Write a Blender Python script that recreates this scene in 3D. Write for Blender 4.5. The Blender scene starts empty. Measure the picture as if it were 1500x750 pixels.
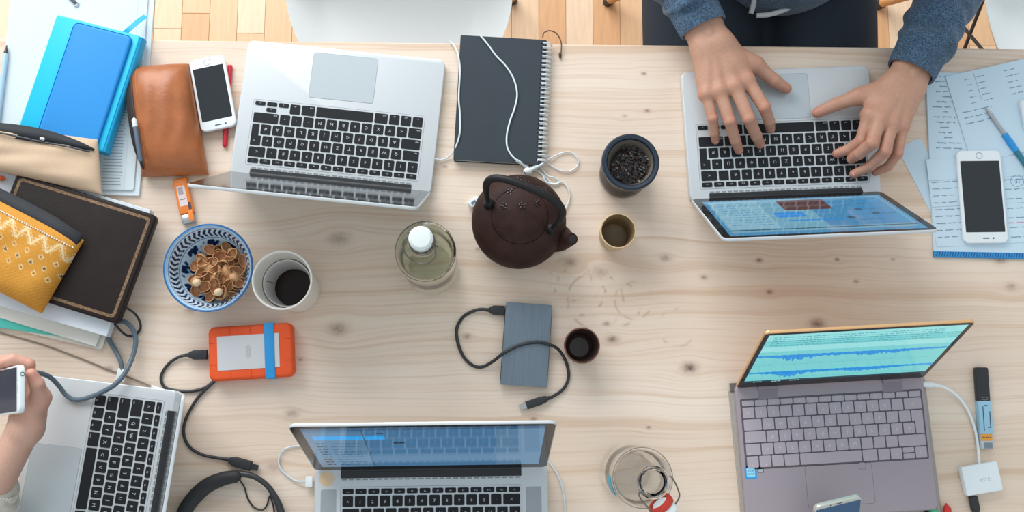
import bpy, math, random
import numpy as np
from mathutils import Vector, Matrix

# ------------------------------------------------------------------ camera, world, lights, exposure
T = 0.74                                   # height of the table top above the floor
scene = bpy.context.scene
COL = scene.collection
CAM_H, CAM_F, CAM_AX, CAM_AY = 1.6406, 1507.0, 0.1484, -0.02935
cam_data = bpy.data.cameras.new('camera')
cam_data.sensor_width = 36.0
cam_data.lens = CAM_F * 36.0 / 1500.0
cam_data.clip_start = 0.05
cam = bpy.data.objects.new('camera', cam_data)
COL.objects.link(cam)
cam.location = (0, 0, T + CAM_H)
cam.rotation_euler = (CAM_AX, CAM_AY, 0)
scene.camera = cam

world = bpy.data.worlds.new('soft_daylight')
scene.world = world
world.use_nodes = True
bg = world.node_tree.nodes['Background']
bg.inputs[0].default_value = (0.86, 0.95, 1.0, 1)
bg.inputs[1].default_value = 0.80


def area_light(name, loc, target, sx, sy, power, color):
    d = bpy.data.lights.new(name, 'AREA')
    d.shape = 'RECTANGLE'
    d.size, d.size_y, d.energy, d.color = sx, sy, power, color
    o = bpy.data.objects.new(name, d)
    COL.objects.link(o)
    o.location = loc
    o.rotation_euler = (Vector(target) - Vector(loc)).to_track_quat('-Z', 'Y').to_euler()
    return o


area_light('window_daylight', (-1.3, 2.9, T + 1.75), (-0.1, 0.1, T), 3.0, 2.0, 136, (0.97, 0.985, 1.0))
scene.view_settings.view_transform = 'Standard'
scene.view_settings.look = 'None'
scene.view_settings.exposure = 0.0
scene.view_settings.gamma = 1.0
scene.view_settings.use_curve_mapping = False
random.seed(7)
RNG = np.random.default_rng(11)

# ------------------------------------------------------------------ helpers
RC = Matrix.Rotation(CAM_AY, 3, 'Y') @ Matrix.Rotation(CAM_AX, 3, 'X')


def at(px, py, z=0.0):
    """the point of the room that lies z above the table top where the surveyed photograph shows it"""
    d = RC @ Vector(((px - 750) / CAM_F, (375 - py) / CAM_F, -1.0))
    t = (z - CAM_H) / d.z
    return Vector((d.x * t, d.y * t, z + T))


def srgb(r, g, b):
    def f(c):
        c /= 255.0
        return c / 12.92 if c <= 0.04045 else ((c + 0.055) / 1.055) ** 2.4
    return (f(r), f(g), f(b), 1.0)


MATS = {}


def mat(name, col, rough=0.5, metal=0.0, spec=0.5, emit=None, emit_s=1.0, trans=0.0, ior=1.5, noise=None, bump=None,
        coat=0.0, sss=0.0, attr=None, sheen=0.0, aniso=None):
    """noise = (scale, amount, stretch xyz); bump = (scale, strength, stretch xyz)"""
    if name in MATS:
        return MATS[name]
    m = bpy.data.materials.new(name)
    m.use_nodes = True
    nt = m.node_tree
    b = nt.nodes['Principled BSDF']
    c = srgb(*col)
    b.inputs['Base Color'].default_value = c
    b.inputs['Roughness'].default_value = rough
    b.inputs['Metallic'].default_value = metal
    b.inputs['Specular IOR Level'].default_value = spec
    b.inputs['IOR'].default_value = ior
    b.inputs['Transmission Weight'].default_value = trans
    b.inputs['Coat Weight'].default_value = coat
    b.inputs['Sheen Weight'].default_value = sheen
    if sss:
        b.inputs['Subsurface Weight'].default_value = sss
        b.inputs['Subsurface Radius'].default_value = (0.006, 0.002, 0.001)
        b.inputs['Subsurface Scale'].default_value = 1.0
    if emit:
        b.inputs['Emission Color'].default_value = srgb(*emit)
        b.inputs['Emission Strength'].default_value = emit_s
    src = None
    if attr:
        a = nt.nodes.new('ShaderNodeAttribute')
        a.attribute_name = attr
        src = a.outputs['Color']
        nt.links.new(src, b.inputs['Base Color'])
    tc = None

    def tex(scale, stretch, detail=3):
        tc = nt.nodes.new('ShaderNodeTexCoord')
        mp = nt.nodes.new('ShaderNodeMapping')
        mp.inputs['Scale'].default_value = stretch
        n = nt.nodes.new('ShaderNodeTexNoise')
        n.inputs['Scale'].default_value = scale
        n.inputs['Detail'].default_value = detail
        nt.links.new(tc.outputs['Object'], mp.inputs['Vector'])
        nt.links.new(mp.outputs[0], n.inputs['Vector'])
        return n.outputs['Fac']
    if noise:
        sc, am, st = noise[0], noise[1], (noise[2] if len(noise) > 2 else (1, 1, 1))
        f = tex(sc, st)
        mr = nt.nodes.new('ShaderNodeMapRange')
        mr.inputs['From Min'].default_value = 0.3
        mr.inputs['From Max'].default_value = 0.7
        mr.inputs['To Min'].default_value = 1 - am
        mr.inputs['To Max'].default_value = 1 + am
        nt.links.new(f, mr.inputs['Value'])
        vm = nt.nodes.new('ShaderNodeVectorMath')
        vm.operation = 'SCALE'
        if src:
            nt.links.new(src, vm.inputs[0])
        else:
            vm.inputs[0].default_value = c[:3]
        nt.links.new(mr.outputs[0], vm.inputs['Scale'])
        nt.links.new(vm.outputs[0], b.inputs['Base Color'])
    if bump:
        sc, am, st = bump[0], bump[1], (bump[2] if len(bump) > 2 else (1, 1, 1))
        f = tex(sc, st, 4)
        bp = nt.nodes.new('ShaderNodeBump')
        bp.inputs['Strength'].default_value = am
        bp.inputs['Distance'].default_value = 0.001
        nt.links.new(f, bp.inputs['Height'])
        nt.links.new(bp.outputs[0], b.inputs['Normal'])
    MATS[name] = m
    return m


def tag(o, label=None, cat=None, group=None, kind=None):
    if label: o['label'] = label
    if cat: o['category'] = cat
    if group: o['group'] = group
    if kind: o['kind'] = kind
    return o


def link(name, me, parent=None, loc=(0, 0, 0), rot=(0, 0, 0)):
    o = bpy.data.objects.new(name, me)
    COL.objects.link(o)
    o.location = loc
    o.rotation_euler = rot
    if parent: o.parent = parent
    return o


def thing(name, label, cat, loc=(0, 0, 0), rz=0.0, group=None, rot=None):
    o = link(name, None, None, loc, rot or (0, 0, rz))
    o.empty_display_size = 0.02
    return tag(o, label, cat, group)


def copy_thing(o, loc, rot, label=None):
    r = o.copy(); COL.objects.link(r)
    r.location = loc; r.rotation_euler = rot
    if label: r['label'] = label
    for ch in list(o.children):
        c = ch.copy(); COL.objects.link(c); c.parent = r
        for g in ch.children:
            d = g.copy(); COL.objects.link(d); d.parent = c
    return r


def roundrect(w, d, r, n=5, cx=0, cy=0):
    r = min(r, w / 2 - 1e-6, d / 2 - 1e-6)
    out = []
    for k, (sx, sy) in enumerate(((1, 1), (-1, 1), (-1, -1), (1, -1))):
        for i in range(n + 1):
            a = math.pi / 2 * (k + i / n)
            out.append((cx + sx * (w / 2 - r) + r * math.cos(a), cy + sy * (d / 2 - r) + r * math.sin(a)))
    return out


def circle(r, n=32, cx=0, cy=0):
    return [(cx + r * math.cos(2 * math.pi * i / n), cy + r * math.sin(2 * math.pi * i / n)) for i in range(n)]


def inset(poly, d):
    n = len(poly); out = []
    for i in range(n):
        a, b, c = Vector(poly[i - 1]), Vector(poly[i]), Vector(poly[(i + 1) % n])
        e1 = b - a; e2 = c - b
        if e1.length < 1e-9: e1 = e2
        if e2.length < 1e-9: e2 = e1
        e1 = e1.normalized(); e2 = e2.normalized()
        n1 = Vector((-e1.y, e1.x)); n2 = Vector((-e2.y, e2.x))
        m = n1 + n2
        m = m / max(0.35, m.dot(m) / 2) if m.length > 1e-6 else n1
        # m scaled so that its projection on each normal is 1
        out.append((b.x + m.x * d, b.y + m.y * d))
    return out


def spline(pts, n=8, closed=False):
    P = [np.array(p, float) for p in pts]
    out = []
    N = len(P)
    rng = range(N) if closed else range(N - 1)
    for i in rng:
        if closed:
            p0, p1, p2, p3 = P[i - 1], P[i], P[(i + 1) % N], P[(i + 2) % N]
        else:
            p1, p2 = P[i], P[i + 1]
            p0 = P[i - 1] if i > 0 else 2 * p1 - p2
            p3 = P[i + 2] if i + 2 < N else 2 * p2 - p1
        for k in range(n):
            t = k / n
            out.append(0.5 * (2 * p1 + (p2 - p0) * t + (2 * p0 - 5 * p1 + 4 * p2 - p3) * t * t + (3 * p1 - p0 - 3 * p2 + p3) * t ** 3))
    if not closed: out.append(P[-1])
    return [tuple(p) for p in out]


class MB:
    def __init__(self):
        self.v, self.f, self.m, self.col, self.flatf = [], [], [], [], set()

    def add(self, vs, fs, mi=0, M=None, col=None):
        o = len(self.v)
        if M is not None: vs = [tuple(M @ Vector(p)) for p in vs]
        self.v += [tuple(p) for p in vs]
        self.f += [tuple(i + o for i in f) for f in fs]
        self.m += [mi] * len(fs)
        if col is not None: self.col += list(col)
        return self

    def prism(self, poly, z0, z1, bev=0.0, n=2, mi=0, M=None, topmi=None, botbev=True):
        rings = []
        if bev > 0 and botbev:
            for k in range(n + 1):
                a = math.pi / 2 * k / n
                rings.append((bev * (1 - math.sin(a)), z0 + bev * (1 - math.cos(a))))
        else: rings.append((0, z0))
        if bev > 0:
            for k in range(n + 1):
                a = math.pi / 2 * k / n
                rings.append((bev * (1 - math.cos(a)), z1 - bev * (1 - math.sin(a))))
        else: rings.append((0, z1))
        vs, fs = [], []
        N = len(poly)
        for d, z in rings:
            pp = inset(poly, d) if d > 1e-9 else poly
            vs += [(x, y, z) for x, y in pp]
        for r in range(len(rings) - 1):
            for i in range(N):
                j = (i + 1) % N
                fs.append((r * N + i, r * N + j, (r + 1) * N + j, (r + 1) * N + i))
        fs.append(tuple(reversed(range(N))))
        self.add(vs, fs, mi, M)
        R = len(rings) - 1
        self.flatf.add(len(self.f)); self.flatf.add(len(self.f) - 1)
        self.f.append(tuple(len(self.v) - len(vs) + R * N + i for i in range(N)))
        self.m.append(mi if topmi is None else topmi)
        return self

    def box(self, x0, y0, z0, x1, y1, z1, bev=0.0, mi=0, M=None):
        return self.prism([(x0, y0), (x1, y0), (x1, y1), (x0, y1)], z0, z1, bev, 1, mi, M)

    def flat(self, poly, z, mi=0, M=None):
        return self.add([(x, y, z) for x, y in poly], [tuple(range(len(poly)))], mi, M)

    def tube(self, pts, r, seg=8, mi=0, closed=False, M=None, squash=None):
        P = [Vector(p) for p in pts]
        N = len(P)
        rad = r if isinstance(r, (list, tuple)) else [r] * N
        if len(rad) != N:
            rad = list(np.interp(np.linspace(0, 1, N), np.linspace(0, 1, len(rad)), rad))
        up = None; vs = []; fs = []
        for i in range(N):
            a = P[i - 1] if (i > 0 or closed) else P[i]
            b = P[(i + 1) % N] if (i < N - 1 or closed) else P[i]
            t = b - a
            t = t.normalized() if t.length > 1e-9 else Vector((1, 0, 0))
            if squash:
                up = Vector((0, 0, 1)); u = up.cross(t)
                u = u.normalized() if u.length > 1e-6 else Vector((1, 0, 0)); w = t.cross(u)
            else:
                if up is None:
                    up = Vector((0, 0, 1)) if abs(t.z) < 0.9 else Vector((1, 0, 0))
                w = (up - t * up.dot(t)).normalized(); up = w; u = w.cross(t)
            sq = squash or 1.0
            for k in range(seg):
                an = 2 * math.pi * k / seg
                vs.append(P[i] + u * (math.cos(an) * rad[i]) + w * (math.sin(an) * rad[i] * sq))
        for i in range(N if closed else N - 1):
            j = (i + 1) % N
            for k in range(seg):
                l = (k + 1) % seg
                fs.append((i * seg + k, i * seg + l, j * seg + l, j * seg + k))
        if not closed:
            fs.append(tuple(reversed(range(seg))))
            fs.append(tuple((N - 1) * seg + k for k in range(seg)))
        return self.add(vs, fs, mi, M)

    def lathe(self, prof, seg=40, mi=0, M=None, cap0=False, cap1=False):
        vs, fs, idx = [], [], []
        for r, z in prof:
            if r < 1e-7:
                idx.append([len(vs)] * seg); vs.append((0, 0, z))
            else:
                idx.append(list(range(len(vs), len(vs) + seg)))
                vs += [(r * math.cos(2 * math.pi * k / seg), r * math.sin(2 * math.pi * k / seg), z) for k in range(seg)]
        for a, b in zip(idx[:-1], idx[1:]):
            for k in range(seg):
                l = (k + 1) % seg
                q = [a[k], a[l], b[l], b[k]]
                q2 = []
                for i in q:
                    if i not in q2: q2.append(i)
                if len(q2) > 2: fs.append(tuple(q2))
        if cap0: fs.append(tuple(reversed(idx[0])))
        if cap1: fs.append(tuple(idx[-1]))
        return self.add(vs, fs, mi, M)

    def ball(self, c, r, seg=12, rings=6, mi=0, M=None, sc=(1, 1, 1)):
        m = Matrix.Translation(c) @ Matrix.Diagonal((r * sc[0], r * sc[1], r * sc[2], 1))
        if M is not None: m = M @ m
        prof = [(math.sin(math.pi * i / rings), -math.cos(math.pi * i / rings)) for i in range(rings + 1)]
        prof[0] = (0, -1); prof[-1] = (0, 1)
        return self.lathe(prof, seg, mi, m)

    def text(self, s, size, mi=0, M=None, maxw=None):
        vs, fs = glyphs(s)
        k = size
        if maxw:
            w = max(p[0] for p in vs) - min(p[0] for p in vs)
            if w * k > maxw: k = maxw / w
        return self.add([(x * k, y * k, 0) for x, y in vs], fs, mi, M)

    def mesh(self, name, mats, sharp=35):
        me = bpy.data.meshes.new(name)
        me.from_pydata(self.v, [], self.f)
        for m in (mats if isinstance(mats, (list, tuple)) else [mats]): me.materials.append(m)
        me.polygons.foreach_set('material_index', self.m)
        me.polygons.foreach_set('use_smooth', [i not in self.flatf for i in range(len(self.f))])
        if self.col and len(self.col) == len(self.v):
            ca = me.color_attributes.new('print', 'FLOAT_COLOR', 'POINT')
            ca.data.foreach_set('color', np.array(self.col, np.float32).ravel())
        me.update()
        if sharp: me.set_sharp_from_angle(angle=math.radians(sharp))
        return me

    def build(self, name, mats, parent=None, loc=(0, 0, 0), rot=(0, 0, 0), sharp=35):
        return link(name, self.mesh(name, mats, sharp), parent, loc, rot)

    def build_world(self, name, mats, parent=None, sharp=35):
        """vertices are in room coordinates: give the object an origin at its own base"""
        a = np.array(self.v)
        if parent is not None:
            o = Vector(parent.location)
            R = parent.rotation_euler.to_matrix().inverted()
            self.v = [tuple(R @ (Vector(p) - o)) for p in self.v]
            return self.build(name, mats, parent, sharp=sharp)
        c = Vector(((a[:, 0].min() + a[:, 0].max()) / 2, (a[:, 1].min() + a[:, 1].max()) / 2, a[:, 2].min()))
        self.v = [tuple(Vector(p) - c) for p in self.v]
        return self.build(name, mats, None, c, sharp=sharp)


_G = {}


def glyphs(s):
    if s not in _G:
        cu = bpy.data.curves.new('lettering', 'FONT')
        cu.body = s; cu.size = 1.0; cu.align_x = 'CENTER'; cu.align_y = 'CENTER'; cu.resolution_u = 1
        ob = bpy.data.objects.new('lettering', cu)
        me = bpy.data.meshes.new_from_object(ob)
        vs = [(v.co.x, v.co.y) for v in me.vertices]
        fs = [tuple(p.vertices) for p in me.polygons]
        bpy.data.objects.remove(ob); bpy.data.meshes.remove(me); bpy.data.curves.remove(cu)
        xs = [p[0] for p in vs] or [0]; ys = [p[1] for p in vs] or [0]
        cx = (min(xs) + max(xs)) / 2; cy = (min(ys) + max(ys)) / 2
        _G[s] = ([(x - cx, y - cy) for x, y in vs], fs)
    return _G[s]


def fit(c0, c1, c3, z):
    """rectangle from three measured corners (c0 origin, c1 along its width, c3 along its depth): centre, angle, width, depth"""
    a, b, d = at(*c0, z), at(*c1, z), at(*c3, z)
    u = (b - a); w = u.length; u = u / w
    v = Vector((-u.y, u.x, 0)); dep = (d - a).dot(v)
    c = a + u * w / 2 + v * dep / 2
    return c, math.atan2(u.y, u.x), w, abs(dep)


def cable(name, label, cat, pts, r, m, n=8, seg=8, parent=None):
    """pts: (px, py, height)"""
    p = spline([at(a, b, c) for a, b, c in pts], n)
    mb = MB().tube(p, r, seg)
    o = mb.build_world(name, m, parent)
    if label: tag(o, label, cat)
    return o


def along(a, b):
    """frame with x from a to b, z up"""
    a, b = Vector(a), Vector(b)
    x = (b - a).normalized()
    y = Vector((0, 0, 1)).cross(x).normalized()
    z = x.cross(y)
    M = Matrix((x, y, z)).transposed().to_4x4()
    M.translation = a
    return M

# ------------------------------------------------------------------ distance-field modelling (bodies, clothes)
class Field:
    def __init__(self, lo, hi, vox):
        self.lo = np.array(lo, float); self.vox = vox
        self.n = np.ceil((np.array(hi) - self.lo) / vox).astype(int) + 1
        self.f = np.full(self.n, 0.05, np.float32)

    def block(self, lo, hi):
        a = np.maximum(np.floor((np.array(lo) - self.lo) / self.vox).astype(int), 0)
        b = np.minimum(np.ceil((np.array(hi) - self.lo) / self.vox).astype(int) + 1, self.n)
        if np.any(b <= a): return None, None
        g = [self.lo[i] + self.vox * np.arange(a[i], b[i]) for i in range(3)]
        return tuple(slice(a[i], b[i]) for i in range(3)), np.meshgrid(*g, indexing='ij', sparse=True)

    def join(self, sl, d, k):
        o = self.f[sl]
        if k > 0:
            h = np.maximum(k - np.abs(o - d), 0) / k
            self.f[sl] = np.minimum(o, d) - h * h * k * 0.25
        else: self.f[sl] = np.minimum(o, d)

    def cone(self, a, b, ra, rb, k=0.01):
        a = np.array(a, float); b = np.array(b, float)
        m = max(ra, rb) + max(k, 0.012) + 2 * self.vox
        sl, g = self.block(np.minimum(a, b) - m, np.maximum(a, b) + m)
        if sl is None: return
        ab = b - a; L = max(ab @ ab, 1e-12)
        X, Y, Z = g[0] - a[0], g[1] - a[1], g[2] - a[2]
        t = np.clip((X * ab[0] + Y * ab[1] + Z * ab[2]) / L, 0, 1)
        d = np.sqrt((X - t * ab[0]) ** 2 + (Y - t * ab[1]) ** 2 + (Z - t * ab[2]) ** 2) - (ra + t * (rb - ra))
        self.join(sl, d, k)

    def chain(self, pts, rad, k=0.006):
        for i in range(len(pts) - 1): self.cone(pts[i], pts[i + 1], rad[i], rad[i + 1], k)

    def ellipsoid(self, c, r, k=0.01):
        c = np.array(c, float); r = np.array(r, float)
        m = k + 0.012 + 2 * self.vox
        sl, g = self.block(c - r - m, c + r + m)
        if sl is None: return
        q = np.sqrt(sum(((g[i] - c[i]) / r[i]) ** 2 for i in range(3)))
        self.join(sl, (q - 1) * r.min(), k)

    def surface(self):
        f = self.f; s = f < 0
        n = np.array(f.shape)
        c8 = [(i, j, k) for i in (0, 1) for j in (0, 1) for k in (0, 1)]
        cnt = sum(s[i:n[0] - 1 + i, j:n[1] - 1 + j, k:n[2] - 1 + k].astype(np.int8) for i, j, k in c8)
        idx = np.argwhere((cnt > 0) & (cnt < 8))
        vid = np.full(n - 1, -1, np.int64); vid[tuple(idx.T)] = np.arange(len(idx))
        val = np.stack([f[idx[:, 0] + i, idx[:, 1] + j, idx[:, 2] + k] for i, j, k in c8], 1)
        acc = np.zeros((len(idx), 3)); num = np.zeros(len(idx))
        for p in range(8):
            for q in range(p + 1, 8):
                if sum(abs(c8[p][t] - c8[q][t]) for t in range(3)) != 1: continue
                fa, fb = val[:, p], val[:, q]; x = (fa < 0) != (fb < 0)
                t = np.where(x, fa / np.where(x, fa - fb, 1), 0)[:, None]
                pos = np.array(c8[p]) + t * (np.array(c8[q]) - np.array(c8[p]))
                acc += np.where(x[:, None], pos, 0); num += x
        V = self.lo + self.vox * (idx + acc / num[:, None])
        Q = []
        for ax in range(3):
            b, c = (ax + 1) % 3, (ax + 2) % 3
            sa = [slice(None)] * 3; sb = [slice(None)] * 3
            sa[ax] = slice(0, -1); sb[ax] = slice(1, None)
            e = np.argwhere(s[tuple(sa)] != s[tuple(sb)])
            e = e[(e[:, b] > 0) & (e[:, c] > 0) & (e[:, b] < n[b] - 1) & (e[:, c] < n[c] - 1)]
            if not len(e): continue
            ins = s[tuple(e.T)]
            cs = []
            for db, dc in ((-1, -1), (0, -1), (0, 0), (-1, 0)):
                w = e.copy(); w[:, b] += db; w[:, c] += dc
                cs.append(vid[tuple(w.T)])
            q = np.stack(cs, 1)
            q[~ins] = q[~ins][:, ::-1]
            Q.append(q)
        return V, np.concatenate(Q)


def field_mesh(name, parts, mats, origin, colors=None, mi=None):
    """parts: list of (V, Q); one mesh"""
    V = np.concatenate([p[0] for p in parts]); off = 0; Q = []; M = []
    for i, (v, q) in enumerate(parts):
        Q.append(q + off); off += len(v); M.append(np.full(len(q), (mi[i] if mi else 0)))
    Q = np.concatenate(Q); M = np.concatenate(M)
    me = bpy.data.meshes.new(name)
    me.from_pydata([tuple(p) for p in (V - np.array(origin))], [], Q.tolist())
    for m in (mats if isinstance(mats, (list, tuple)) else [mats]): me.materials.append(m)
    me.polygons.foreach_set('use_smooth', [True] * len(Q))
    me.polygons.foreach_set('material_index', M.tolist())
    if colors is not None:
        ca = me.color_attributes.new('print', 'FLOAT_COLOR', 'POINT')
        ca.data.foreach_set('color', np.concatenate(colors).astype(np.float32).ravel())
    me.update()
    return me


def A(v): return np.array(tuple(v), float)


SKIN = mat('skin', (205, 150, 128), 0.52, sss=0.12, attr='print', noise=(220, 0.05), bump=(900, 0.22))
SKIN_PALE = mat('skin_fair', (215, 172, 150), 0.5, sss=0.12, attr='print', noise=(220, 0.04), bump=(900, 0.15))
NAIL = mat('fingernail', (214, 160, 140), 0.3)


def hand_field(H, vox=0.0014):
    pts = [H['wrist'], H['elbow']] + [p for f in H['fingers'] for p in f] + list(H['thumb'])
    P = np.array([A(p) for p in pts])
    w, e = A(H['wrist']), A(H['elbow'])
    mid = w + (e - w) * H.get('show', 0.45)
    P[1] = mid
    F = Field(P.min(0) - 0.045, P.max(0) + 0.045, vox)
    ax = (w - e) / np.linalg.norm(w - e)
    side = A(H['fingers'][0][0]) - A(H['fingers'][3][0]); side /= np.linalg.norm(side)
    up = np.cross(side, ax); up = up / np.linalg.norm(up)
    if up[2] < 0: up = -up
    for sgn in (-1, 1):                                        # forearm: two bones side by side
        F.cone(w + side * sgn * 0.0125, mid + side * sgn * 0.015, 0.0185, 0.0245, 0.02)
    fr = H.get('r', 1.0)
    for i, fg in enumerate(H['fingers']):                      # index, middle, ring, little
        f = [A(p) for p in fg]
        t = (1.5 - i) / 1.5
        F.cone(w + side * t * 0.0185 - up * 0.002, f[0] - up * 0.003, 0.0165, 0.0125 * fr, 0.014)
        s = (1.0, 1.03, 0.97, 0.84)[i] * fr
        r = [0.0112 * s, 0.0099 * s, 0.0088 * s, 0.0076 * s]
        F.chain(f, r, 0.0018)
        F.ellipsoid(f[0] + up * 0.0022, (0.0102 * s,) * 3, 0.010)          # knuckle
        F.ellipsoid(f[1] + up * 0.0006, (0.0096 * s,) * 3, 0.0015)         # middle joint
        F.cone(f[0] + up * 0.0065, w + side * t * 0.008 + up * 0.0135, 0.0028, 0.002, 0.010)   # tendon
    th = [A(p) for p in H['thumb']]
    F.cone(w + side * 0.014, th[0], 0.018, 0.0165, 0.012)
    F.chain(th, [0.0175 * fr, 0.0122 * fr, 0.0110 * fr, 0.0086 * fr], 0.002)
    F.cone(th[1], A(H['fingers'][0][0]) * 0.55 + w * 0.45, 0.010, 0.012, 0.016)   # web of the thumb
    V, Q = F.surface()
    base = np.array(H['tone'][0]); red = np.array(H['tone'][1])
    wgt = np.zeros(len(V))
    for fg in list(H['fingers']) + [H['thumb']]:
        for j, (p, a) in enumerate(zip(fg, (0.75, 0.85, 0.35, 0.95))):
            d = np.linalg.norm(V - A(p), axis=1)
            wgt = np.maximum(wgt, a * np.exp(-(d / 0.014) ** 2))
    c = base[None, :] * (1 - wgt[:, None]) + red[None, :] * wgt[:, None]
    return (V, Q), c, up, side


def nails(H, up, parent):
    o = Vector(parent.location); Rinv = parent.rotation_euler.to_matrix().inverted()
    for i, fg in enumerate(list(H['fingers']) + [H['thumb']]):
        if i in H.get('no_nail', ()): continue
        a, b = Vector(A(fg[-2])), Vector(A(fg[-1]))
        s = (1.0, 1.03, 0.97, 0.84, 1.18)[i] * H.get('r', 1.0)
        x = (b - a).normalized()
        upv = Vector(up if i < 4 else H.get('thumb_up', up))
        z = (upv - x * upv.dot(x)).normalized(); y = z.cross(x)
        rr = 0.0074 * s
        c = b + z * (rr * 0.62) + x * 0.0012
        z2 = (z + x * 0.42).normalized(); x2 = y.cross(z2)
        M = Matrix((x2, y, z2)).transposed().to_4x4(); M.translation = c
        mb = MB().ball((0, 0, 0), 1, 14, 8, 0, M, (0.0058 * s, 0.0049 * s, 0.0026 * s))
        mb.v = [tuple(Rinv @ (Vector(p) - o)) for p in mb.v]
        mb.build('fingernail', NAIL, parent)


def person(label, root, rz, J, hands, cloth, trouser, hair_col, sleeve_t, tone, cuff, hem=True):
    """J: joints in room coordinates"""
    P = thing('person', label, 'person', root, 0.0)
    o = A(root)
    parts, cols = [], []
    # coarse body: head, neck, trunk and limbs inside the clothes
    lo = np.min([A(v) for v in J.values()], 0) - 0.14; hi = np.max([A(v) for v in J.values()], 0) + 0.2
    F = Field(lo, hi, 0.009)
    fw = A(J['facing']) - A(J['head']); fw /= np.linalg.norm(fw)
    lt = np.cross((0, 0, 1), fw); lt /= np.linalg.norm(lt); upv = np.cross(fw, lt)
    hd = A(J['head'])
    F.ellipsoid(A(J['pelvis']), (0.13, 0.12, 0.10), 0.03)
    F.cone(J['pelvis'], J['chest'], 0.11, 0.12, 0.04)
    F.cone(J['chest'], J['neck'], 0.09, 0.055, 0.03)
    for s in 'LR':
        F.cone(J['chest'], J['shoulder' + s], 0.09, 0.05, 0.04)
        F.chain([J['shoulder' + s], J['elbow' + s]], [0.045, 0.036], 0.02)
        F.chain([J['elbow' + s], J['wrist' + s]], [0.036, 0.022], 0.02)
        F.chain([J['hip' + s], J['knee' + s], J['ankle' + s]], [0.075, 0.055, 0.036], 0.02)
    V, Q = F.surface(); parts.append((V, Q))
    base = np.array(tone[0]); cols.append(np.tile(base, (len(V), 1)))
    # head with a face, at a finer grain
    F = Field(hd - 0.19, hd + 0.17, 0.004)
    def h(x, y, z): return hd + fw * x + lt * y + upv * z
    F.cone(A(J['neck']), h(-0.02, 0, -0.05), 0.056, 0.055, 0.02)
    F.cone(h(-0.015, 0, 0.03), h(0.01, 0, 0.03), 0.082, 0.078, 0.02)
    F.cone(h(0.02, 0, 0.0), h(0.045, 0, -0.075), 0.062, 0.036, 0.03)
    F.cone(h(0.085, 0, 0.02), h(0.108, 0, -0.022), 0.008, 0.012, 0.012)
    F.cone(h(0.08, -0.018, -0.055), h(0.08, 0.018, -0.055), 0.008, 0.008, 0.008)
    for s in (-1, 1):
        F.ellipsoid(h(0.07, s * 0.032, 0.012), (0.016,) * 3, 0.008)
        F.ellipsoid(h(-0.01, s * 0.08, 0.0), (0.018, 0.014, 0.03), 0.006)
        F.cone(h(0.078, s * 0.045, 0.034), h(0.084, s * 0.016, 0.034), 0.006, 0.007, 0.008)
    V, Q = F.surface(); parts.append((V, Q)); cols.append(np.tile(base, (len(V), 1)))
    for H in hands:
        pq, c, up, side = hand_field(H); parts.append(pq); cols.append(c); H['up'] = up
    cols = [np.concatenate([c, np.ones((len(c), 1))], 1) for c in cols]
    link('body', field_mesh('body', parts, cloth['skin'], o, cols), P)
    for H in hands: nails(H, H['up'], P)
    # hair
    F = Field(hd - 0.17, hd + 0.2, 0.006)
    F.cone(h(-0.03, 0, 0.055), h(0.015, 0, 0.06), 0.082, 0.074, 0.02)
    F.cone(h(-0.05, 0, 0.02), h(-0.055, 0, -0.04), 0.068, 0.05, 0.02)
    link('hair', field_mesh('hair', [F.surface()], mat('hair_' + cloth['name'], hair_col, 0.6, bump=(300, 0.6)), o), P)
    # upper garment
    F = Field(lo, hi, 0.005)
    ch, pe = A(J['chest']), A(J['pelvis'])
    bl = A(J.get('belly', (ch + pe) / 2))
    F.cone(pe + (0, 0, 0.07), bl, 0.135, 0.135, 0.05)
    F.cone(bl, ch, 0.135, 0.135, 0.06)
    F.cone(ch, A(J['neck']) - (0, 0, 0.03), 0.11, 0.068, 0.04)
    for s in 'LR':
        sh, el, wr = A(J['shoulder' + s]), A(J['elbow' + s]), A(J['wrist' + s])
        F.cone(ch, sh, 0.10, 0.066, 0.05)
        end = wr + (el - wr) * sleeve_t[s]
        F.chain([sh, el, end], [0.066, 0.058, cuff[s]['r'] * 1.08], 0.02)
    V, Q = F.surface()
    # folds that run round the sleeves, and soft creases elsewhere
    d = np.zeros(len(V))
    for s in 'LR':
        el, wr = A(J['elbow' + s]), A(J['wrist' + s])
        end = wr + (el - wr) * sleeve_t[s]
        ax = el - end; L = np.linalg.norm(ax); ax /= L
        t = (V - end) @ ax
        r = V - end - t[:, None] * ax
        rn = np.linalg.norm(r, axis=1)
        e1 = np.cross(ax, (0, 0, 1)); e1 /= np.linalg.norm(e1); e2 = np.cross(ax, e1)
        ph = np.arctan2(r @ e2, r @ e1)
        m = (rn < 0.085) & (t > -0.02) & (t < L + 0.05)
        fold = 0.0035 * np.sin(t * 150 + 1.6 * np.sin(ph * 2 + t * 30) + (1 if s == 'L' else 2.4)) * np.exp(-np.maximum(t, 0) / 0.12)
        fold += 0.0025 * np.sin(t * 62 + 2.2 * np.sin(ph + 0.7))
        d = np.where(m, fold, d)
    N = np.zeros_like(V)
    fn = np.cross(V[Q[:, 2]] - V[Q[:, 0]], V[Q[:, 3]] - V[Q[:, 1]])
    for k in range(4): np.add.at(N, Q[:, k], fn)
    N /= np.linalg.norm(N, axis=1)[:, None] + 1e-9
    V = V + N * d[:, None]
    link(cloth['name'], field_mesh(cloth['name'], [(V, Q)], cloth['mat'], o), P)
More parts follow.
